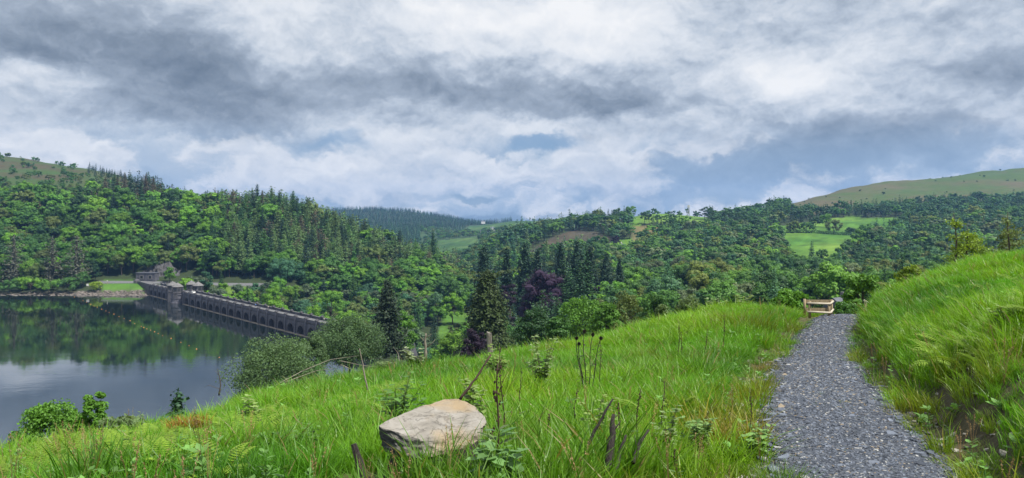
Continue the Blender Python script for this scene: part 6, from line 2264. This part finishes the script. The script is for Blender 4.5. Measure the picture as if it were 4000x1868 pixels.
STALKS = [  # px, top row, distance, label, leafy, lean, thickness
    (1938, 1400, 4.55, 'tallest dark leafy stalk right beside the pale boulder', 2.6, 0.02, 0.0085, 0.16),
    (1966, 1345, 6.4, 'tall dark stalk behind the one beside the boulder', 1.0, -0.03, 0.007, 0.12),
    (1905, 1650, 4.75, 'short leafy stalk close to the right end of the boulder', 1.6, 0.03, 0.006, 0.10),
    (2032, 1420, 7.5, 'thin stalk behind the tall pair', 0.8, 0.0, 0.005, 0.09),
    (2345, 1325, 11.5, 'thin dark stalk just right of the dead thistle', 0.6, 0.0, 0.007, 0.09),
    (2650, 1250, 17.0, 'tall dark stalk left of a close pair up the meadow', 0.6, 0.02, 0.009, 0.1),
    (2662, 1292, 16.5, 'shorter dark stalk right of the pair up the meadow', 0.5, 0.0, 0.009, 0.1),
    (2432, 1555, 5.3, 'leaning dark stalk among the charred stubs', 1.2, -0.03, 0.006, 0.11),
    (2489, 1505, 6.0, 'leafy stalk right of the charred stubs', 1.2, 0.02, 0.006, 0.11),
    (2590, 1475, 6.6, 'stalk with pale leaves right of the leafy one', 1.4, 0.0, 0.006, 0.11),
    (2756, 1280, 16.5, 'dark stalk halfway up the meadow towards the fence', 0.6, 0.03, 0.009, 0.1),
    (2828, 1225, 19.0, 'dark stalk near the top of the meadow left of the fence', 0.6, 0.0, 0.010, 0.1),
    (2932, 1505, 7.6, 'dark stalk on the verge beside the path', 1.0, 0.0, 0.006, 0.12),
    (2640, 1735, 4.9, 'short dark stalk at the bottom of the meadow', 0.8, 0.0, 0.005, 0.09),
    (2245, 1505, 6.8, 'thin stalk in the middle of the grass', 0.7, 0.02, 0.005, 0.09),
    (2140, 1600, 5.4, 'low thin stalk left of the charred stubs', 0.9, 0.0, 0.005, 0.09),
]
for i, (p, tp, y, lab, lf, ln, th, ll) in enumerate(STALKS):
    stalk('flower_stalk', lab, p, tp, y, 300 + i, lf, ln, thick=th, leaf_l=ll)


def weed(name, label, px, top, w, Y, seed, tint, stems=7, leaf=0.07, group='leafy weeds in the meadow', cat='plant', trifoliate=False, arch=0.5):
    """several leafy stems from one root (nettles, brambles, saplings)"""
    rng = np.random.default_rng(seed)
    x, y, z = at(px, Y)
    h = max(0.2, EYE - (top - HOR) / F * Y - z)
    R = w / 2 / F * Y
    r = empty(name, (x, y, z))
    tag(r, label, cat, group)
    gs = Geo(); gl = Geo()
    for s in range(stems):
        a = 6.283 * s / stems + rng.normal() * 0.4
        hh = h * rng.uniform(0.55, 1.0); rr = R * rng.uniform(0.3, 1.0)
        t = np.linspace(0, 1, 7)
        P = np.stack([rr * math.cos(a) * t ** (1 + arch), rr * math.sin(a) * 0.6 * t ** (1 + arch), hh * (t * (1 + arch * 0.5) - arch * 0.5 * t * t) - 0.02], -1)
        gs.tube(P, 0.0045 * (h / 0.5) ** 0.5 * (1.1 - 0.8 * t), 5)
        nl = 11
        for i in range(nl):
            k = 0.15 + 0.85 * (i + rng.random()) / nl
            b = np.array([np.interp(k, t, P[:, j]) for j in range(3)])
            aa = a + (i % 2 * 2 - 1) * 1.4 + rng.normal() * 0.5
            L = leaf * rng.uniform(0.7, 1.3) * (1.2 - 0.5 * k)
            for q in ((-0.8, 0.0, 0.8) if trifoliate else (0.0,)):
                leaf_blade(gl, b, (math.cos(aa + q), math.sin(aa + q), rng.uniform(-0.1, 0.6)), (0, 0, 1), L, L * 0.36, val=rng.random())
    gs.obj('stem', M['stem_green'], r, True)
    o = gl.obj('leaves', M['leaf'], r)
    o['tint'] = [float(v) for v in tint]
    o['kind'] = 'stuff'


WEEDS = [
    ('nettle', 'dark green nettle clump behind the boulder to the left', 1555, 1425, 230, 8.0, (0.075, 0.155, 0.035), 14, 0.11, False, 0.3),
    ('bramble', 'pale leaved bramble bush left of the dead thistle', 2116, 1302, 150, 12.5, (0.15, 0.21, 0.085), 12, 0.10, True, 0.4),
    ('bramble', 'dark bramble trailing over the verge near the path', 2740, 1610, 230, 6.6, (0.13, 0.21, 0.065), 12, 0.06, True, 0.9),
    ('bramble', 'pale bramble spray between the stubs and the verge', 2610, 1560, 170, 6.2, (0.14, 0.20, 0.075), 8, 0.06, True, 0.8),
    ('bramble', 'upright bramble shoot on the right bank', 3930, 1185, 150, 9.6, (0.15, 0.22, 0.065), 7, 0.10, True, 0.5),
    ('bramble', 'low bramble spray in the middle of the meadow', 2330, 1530, 170, 6.3, (0.15, 0.21, 0.06), 7, 0.06, True, 0.8),
    ('rowan_sapling', 'small pale rowan sapling on the left meadow', 977, 1535, 90, 10.5, (0.17, 0.24, 0.075), 6, 0.11, True, 0.2),
    ('bramble', 'leafy spray behind the top of the boulder', 1850, 1455, 120, 6.6, (0.14, 0.20, 0.06), 7, 0.075, True, 0.5),
    ('bramble', 'pale green shoots growing round the weathered post', 1940, 1330, 140, 15.0, (0.16, 0.23, 0.06), 8, 0.13, True, 0.5),
    ('bramble', 'pale flowering bush at the meadow edge under the snag', 1625, 1345, 120, 21.0, (0.18, 0.22, 0.12), 10, 0.16, True, 0.6),
    ('dock_plant', 'broad leaved plant at the foot of the tall stalk', 1950, 1715, 240, 4.15, (0.10, 0.19, 0.06), 11, 0.13, False, 0.7),
    ('dock_plant', 'leafy plant on the path edge above the tussock', 2955, 1640, 120, 6.6, (0.14, 0.24, 0.07), 7, 0.09, False, 0.6),
    ('nettle', 'low leafy weeds on the left slope', 1200, 1650, 200, 6.4, (0.085, 0.165, 0.04), 10, 0.07, False, 0.5),
    ('willow_sapling', 'thin twig sapling right of the willow shrub', 545, 1590, 80, 11.0, (0.11, 0.16, 0.06), 5, 0.07, False, 0.1),
    ('bramble', 'scrubby leaves on the crest behind the snag', 1500, 1400, 110, 22.0, (0.12, 0.17, 0.06), 9, 0.15, True, 0.6),
    ('bramble', 'leafy shoots on the crest left of the mound shrub', 2900, 1140, 90, 32.0, (0.16, 0.22, 0.08), 10, 0.2, True, 0.4),
    ('bramble', 'leafy shoots on the crest right of the pale shrubs', 2790, 1165, 90, 32.0, (0.15, 0.20, 0.09), 10, 0.2, True, 0.4),
]
for i, (nm, lab, p, tp, w, y, tn, st, lf, tri, ar) in enumerate(WEEDS):
    weed(nm, lab, p, tp, w, y, 400 + i, tn, st, lf, trifoliate=tri, arch=ar)


def thistle():
    rng = np.random.default_rng(77)
    Y = 11.8
    x, y, z = at(2285, Y)
    r = empty('dead_thistle', (x, y, z))
    tag(r, 'dark dead thistle with four spiky heads in the grass', 'plant')
    tops = [(2283, 1295), (2252, 1322), (2316, 1308), (2348, 1322), (2262, 1345)]
    for px, py in tops:
        e = world(px, py, Y) - np.array([x, y, z])
        b = np.array([e[0] * 0.25, 0, 0.0])
        t = np.linspace(0, 1, 7)
        P = b + (e - b) * t[:, None] + np.stack([0.02 * np.sin(t * 6), 0 * t, 0 * t], -1)
        st = Geo().tube(P, 0.009 * (1.1 - 0.5 * t), 6).obj('stem', M['char'], r, True)
        g = Geo()
        n = 120
        d = unit(rng.normal(size=(n, 3)) + np.array([0, 0, 0.5]))
        g.leaves(e + d * 0.022, np.cross(d, rng.normal(size=(n, 3))), 0.045, 0.18, 0, rng)
        g.add(ICO_V * 0.02 * np.array([1, 1, 1.3]) + e, ICO_F)
        g.obj('flower_head', M['char'], st)
        g = Geo()
        for k in range(16):
            q = P[0] + (P[-1] - P[0]) * rng.uniform(0.15, 0.92)
            a = rng.random() * 6.283
            leaf_blade(g, q, (math.cos(a), math.sin(a), 0.4), (0, 0, 1), rng.uniform(0.05, 0.12), 0.012, val=rng.random())
        o = g.obj('withered_leaves', M['char'], st)
        o['kind'] = 'stuff'


thistle()


def stick(name, label, pts, radii, material, cat='branch', twigs=(), group=None, sides=8):
    """pts: (px, py, distance) from foot to tip"""
    P = np.array([world(*q) for q in pts])
    o0 = P[0].copy()
    r = empty(name, tuple(o0))
    tag(r, label, cat, group)
    n = 10
    t = np.linspace(0, 1, n); tk = np.linspace(0, 1, len(P))
    Q = np.stack([np.interp(t, tk, P[:, j]) for j in range(3)], -1) - o0
    rr = np.interp(t, np.linspace(0, 1, len(radii)), radii)
    rng = np.random.default_rng(len(label))
    Q[1:-1] += rng.normal(size=(n - 2, 3)) * rr[1:-1, None] * 0.22
    Geo().tube(Q, rr * (0.8 + 0.4 * rng.random(n)), sides).obj('stem', M[material], r, True)
    for tw in twigs:
        T_ = np.array([world(*q) for q in tw]) - o0
        Geo().tube(T_, np.linspace(0.45, 0.12, len(T_)) * radii[0] * 0.7, 5).obj('twig', M[material], r, True)
    return r


stick('leaning_stick', 'brown stick leaning up behind the boulder', [(1796, 1562, 5.75), (1850, 1490, 5.8), (1918, 1385, 5.9)], [0.011, 0.009, 0.006], 'stem', twigs=[[(1850, 1490, 5.8), (1880, 1470, 5.8)], [(1890, 1428, 5.85), (1915, 1432, 5.85)]])
stick('charred_stub', 'tall dark charred stub in the foreground grass', [(2372, 1880, 4.55), (2385, 1740, 4.65), (2398, 1618, 4.7)], [0.026, 0.024, 0.013], 'char', 'stub', group='charred stubs in the grass', twigs=[[(2392, 1690, 4.68), (2425, 1645, 4.7)]])
stick('charred_stub', 'long grey stick leaning left of the charred stubs', [(2270, 1800, 4.9), (2330, 1670, 4.95), (2394, 1558, 5.0)], [0.011, 0.010, 0.007], 'char', 'stub', group='charred stubs in the grass')
stick('charred_stub', 'slanted charred stub right of the tall one', [(2400, 1850, 4.6), (2425, 1760, 4.7), (2446, 1700, 4.75)], [0.015, 0.013, 0.008], 'char', 'stub', group='charred stubs in the grass')
stick('charred_stub', 'forked charred stub furthest right of the stubs', [(2475, 1810, 4.8), (2500, 1730, 4.9), (2534, 1680, 4.95)], [0.015, 0.012, 0.007], 'char', 'stub', group='charred stubs in the grass', twigs=[[(2490, 1760, 4.85), (2478, 1700, 4.9)]])
stick('thin_dead_stem', 'thin grey dead stem in front of the dead branches', [(1436, 1525, 11.5), (1418, 1430, 11.6), (1404, 1362, 11.6)], [0.012, 0.010, 0.008], 'deadwood', 'plant')
for i, (pts, lab) in enumerate([
        ([(1068, 1510, 21), (1180, 1450, 22), (1290, 1405, 23), (1400, 1390, 24)], 'longest pale dead branch arching over the bank'), ([(1110, 1495, 22), (1230, 1450, 23), (1300, 1440, 23)], 'dead branch lying under the longest one'),
        ([(1330, 1410, 23), (1400, 1425, 23.5), (1470, 1435, 24), (1500, 1470, 23)], 'dead branch drooping at the right of the pile'), ([(1330, 1425, 23), (1390, 1450, 23), (1440, 1480, 22)], 'thin dead branch crossing the pile'),
        ([(1560, 1410, 27), (1555, 1380, 28), (1535, 1355, 28)], 'bare twig left of the pale snag')]):
    stick('dead_branch', lab, pts, [0.013, 0.009, 0.005], 'deadwood', group='dead branches on the bank', twigs=[[pts[1], (pts[1][0] + 50, pts[1][1] - 25, pts[1][2]), (pts[1][0] + 90, pts[1][1] - 22, pts[1][2])]])
stick('pale_snag', 'pale broken snag with bare twigs beyond the meadow edge', [(1662, 1400, 30), (1660, 1350, 30), (1664, 1303, 30)], [0.07, 0.055, 0.03], 'deadwood', 'dead tree', twigs=[[(1662, 1360, 30), (1690, 1340, 30), (1700, 1325, 30)], [(1661, 1335, 30), (1640, 1315, 30)], [(1663, 1320, 30), (1685, 1306, 30)]])
stick('bare_shrub', 'bare twiggy stem at the water side of the willow', [(855, 1545, 24), (862, 1500, 24), (850, 1440, 24)], [0.03, 0.02, 0.008], 'bark', 'shrub', twigs=[[(860, 1520, 24), (815, 1505, 24), (795, 1515, 24)], [(862, 1490, 24), (885, 1455, 24)], [(858, 1470, 24), (838, 1445, 24)]])


def weathered_post():
    Y = 24.0
    p = world(1915, 1375, Y)
    r = empty('weathered_post', tuple(p))
    tag(r, 'weathered wooden post with split top at the meadow edge', 'post')
    h = 80 / F * Y; w = 11 / F * Y
    rng = np.random.default_rng(2)
    k = 12; V = []
    for l, f in enumerate((0, 0.25, 0.5, 0.75, 0.93, 1.0)):
        for i in range(k):
            a = 6.283 * i / k
            rr = w * (1 + 0.14 * rng.normal() * 0.5) * (1 - 0.12 * f)
            V.append((rr * math.cos(a) - 0.05 * f, rr * math.sin(a), f * h * (1 - (0.05 * (1 + math.cos(a)) if f == 1 else 0))))
    g = Geo().add(V, [np.array([(l * k + i, l * k + (i + 1) % k, (l + 1) * k + (i + 1) % k, (l + 1) * k + i) for l in range(5) for i in range(k)]), np.array([[5 * k + i for i in range(k)]])])
    g.obj('post_timber', M['post'], r)
    for a in (3.9, 4.8, 5.4):
        Geo().tube([(w * 1.0 * math.cos(a), w * 1.0 * math.sin(a), 0.15 * h), (w * 0.96 * math.cos(a), w * 0.96 * math.sin(a), 0.95 * h)], 0.006, 4).obj('split', M['char'], r)


weathered_post()


def path_fence():
    """two-rail barrier of round timber beside the path"""
    r = empty('path_barrier', tuple(world(3165, 1246, 32)))
    tag(r, 'wooden two rail barrier with pale top edges at the crest of the path', 'fence')
    o = np.array(r.location)
    def W(px, py, Y):
        return world(px, py, Y) - o
    for px, t, b, Y in ((3163, 1177, 1252, 32.0), (3238, 1181, 1254, 32.0), (3248, 1171, 1246, 33.6), (3143, 1168, 1230, 33.6)):
        Geo().tube([W(px, b, Y), W(px, t, Y)], 0.058, 9).obj('post', M['timber'], r, True)
    for a, b in (((3154, 1185, 31.92), (3243, 1187, 31.92)), ((3154, 1218, 31.92), (3244, 1222, 31.92)), ((3243, 1187, 31.9), (3255, 1177, 33.7)), ((3244, 1222, 31.9), (3255, 1209, 33.7))):
        Geo().tube([W(*a), W(*b)], 0.042, 10).obj('rail', M['timber_pale'], r, True)
    for a, b in (((3143, 1178, 33.7), (3248, 1179, 33.7)), ((3143, 1210, 33.7), (3248, 1211, 33.7))):
        A, B = W(*a), W(*b)
        Geo().box(A[0], B[0], A[1] - 0.02, A[1] + 0.02, A[2] - 0.075, A[2] + 0.075).obj('board', M['timber'], r)
    r2 = empty('path_barrier', tuple(world(3381, 1225, 32.5)))
    tag(r2, 'short pale rail ends on a post half hidden by the right bank', 'fence')
    o = np.array(r2.location)
    Geo().tube([W(3381, 1235, 32.6), W(3381, 1174, 32.6)], 0.055, 9).obj('post', M['timber'], r2, True)
    for a, b in (((3376, 1174, 33.4), (3394, 1186, 31.2)), ((3376, 1205, 33.4), (3392, 1218, 31.2))):
        Geo().tube([W(*a), W(*b)], 0.042, 10).obj('rail', M['timber_pale'], r2, True)


path_fence()


def tussocks():
    """separate tall tufts that stand out from the meadow"""
    rng = np.random.default_rng(8)
    for px, py, w, hpx, lab, tint, nm in (
            (3065, 1885, 1.0, 150, 'bright grass tussock at the edge of the gravel near the bottom', (0.085, 0.175, 0.022), 'grass_tussock'),
            (1690, 1425, 1.9, 60, 'rounded bright grass mound at the meadow edge', (0.085, 0.22, 0.02), 'grass_tussock'),
            (2905, 1290, 1.6, 90, 'yellow tipped grass mound on the left of the path', (0.17, 0.21, 0.03), 'grass_tussock'),
            (735, 1700, 1.1, 45, 'heap of orange brown dead bracken on the left slope', (0.30, 0.17, 0.04), 'dead_bracken_heap')):
        x, y, z = pick(px, min(py, 1885), 2.5, 40)
        if nm == 'dead_bracken_heap':
            y = 9.5; x = (px - 2000) / F * y; z = float(H(x, y)) + 0.22
        if px == 3065:
            y = 4.9; x = (px - 2000) / F * y; z = float(H(x, y))
        if px == 1690:
            y = 20.5; x = (px - 2000) / F * y; z = float(H(x, y)) + 0.1
        h = hpx / F * y * 1.15
        spread = 75 * w / F * y
        me = blade_clump(900 + int(px), 420, h, spread, 0.0035 * (y / 5) ** 0.5, 0.55, 0.8)
        o = bpy.data.objects.new(nm, me); link(o)
        o.location = (x, y, z - 0.02)
        o['tint'] = [float(v) for v in tint]
        tag(o, lab, 'grass tuft' if nm == 'grass_tussock' else 'dead bracken')


tussocks()

# ------------------------------------------------------------------ the air between here and the far hills
def haze():
    m = bpy.data.materials.new('valley_air')
    m.use_nodes = True
    m.node_tree.nodes.clear()
    N = NT(m.node_tree)
    out = N.add('ShaderNodeOutputMaterial')
    v = N.add('ShaderNodeVolumePrincipled', {'Color': (0.24, 0.50, 1.0, 1), 'Density': HAZE, 'Anisotropy': 0.1})
    N.l.new(v.outputs[0], out.inputs['Volume'])
    o = Geo().box(-5700, 5700, -60, 4700, -60, 290).obj('haze', m)
    tag(o, 'thin blue haze filling the valley', kind='stuff')


haze()
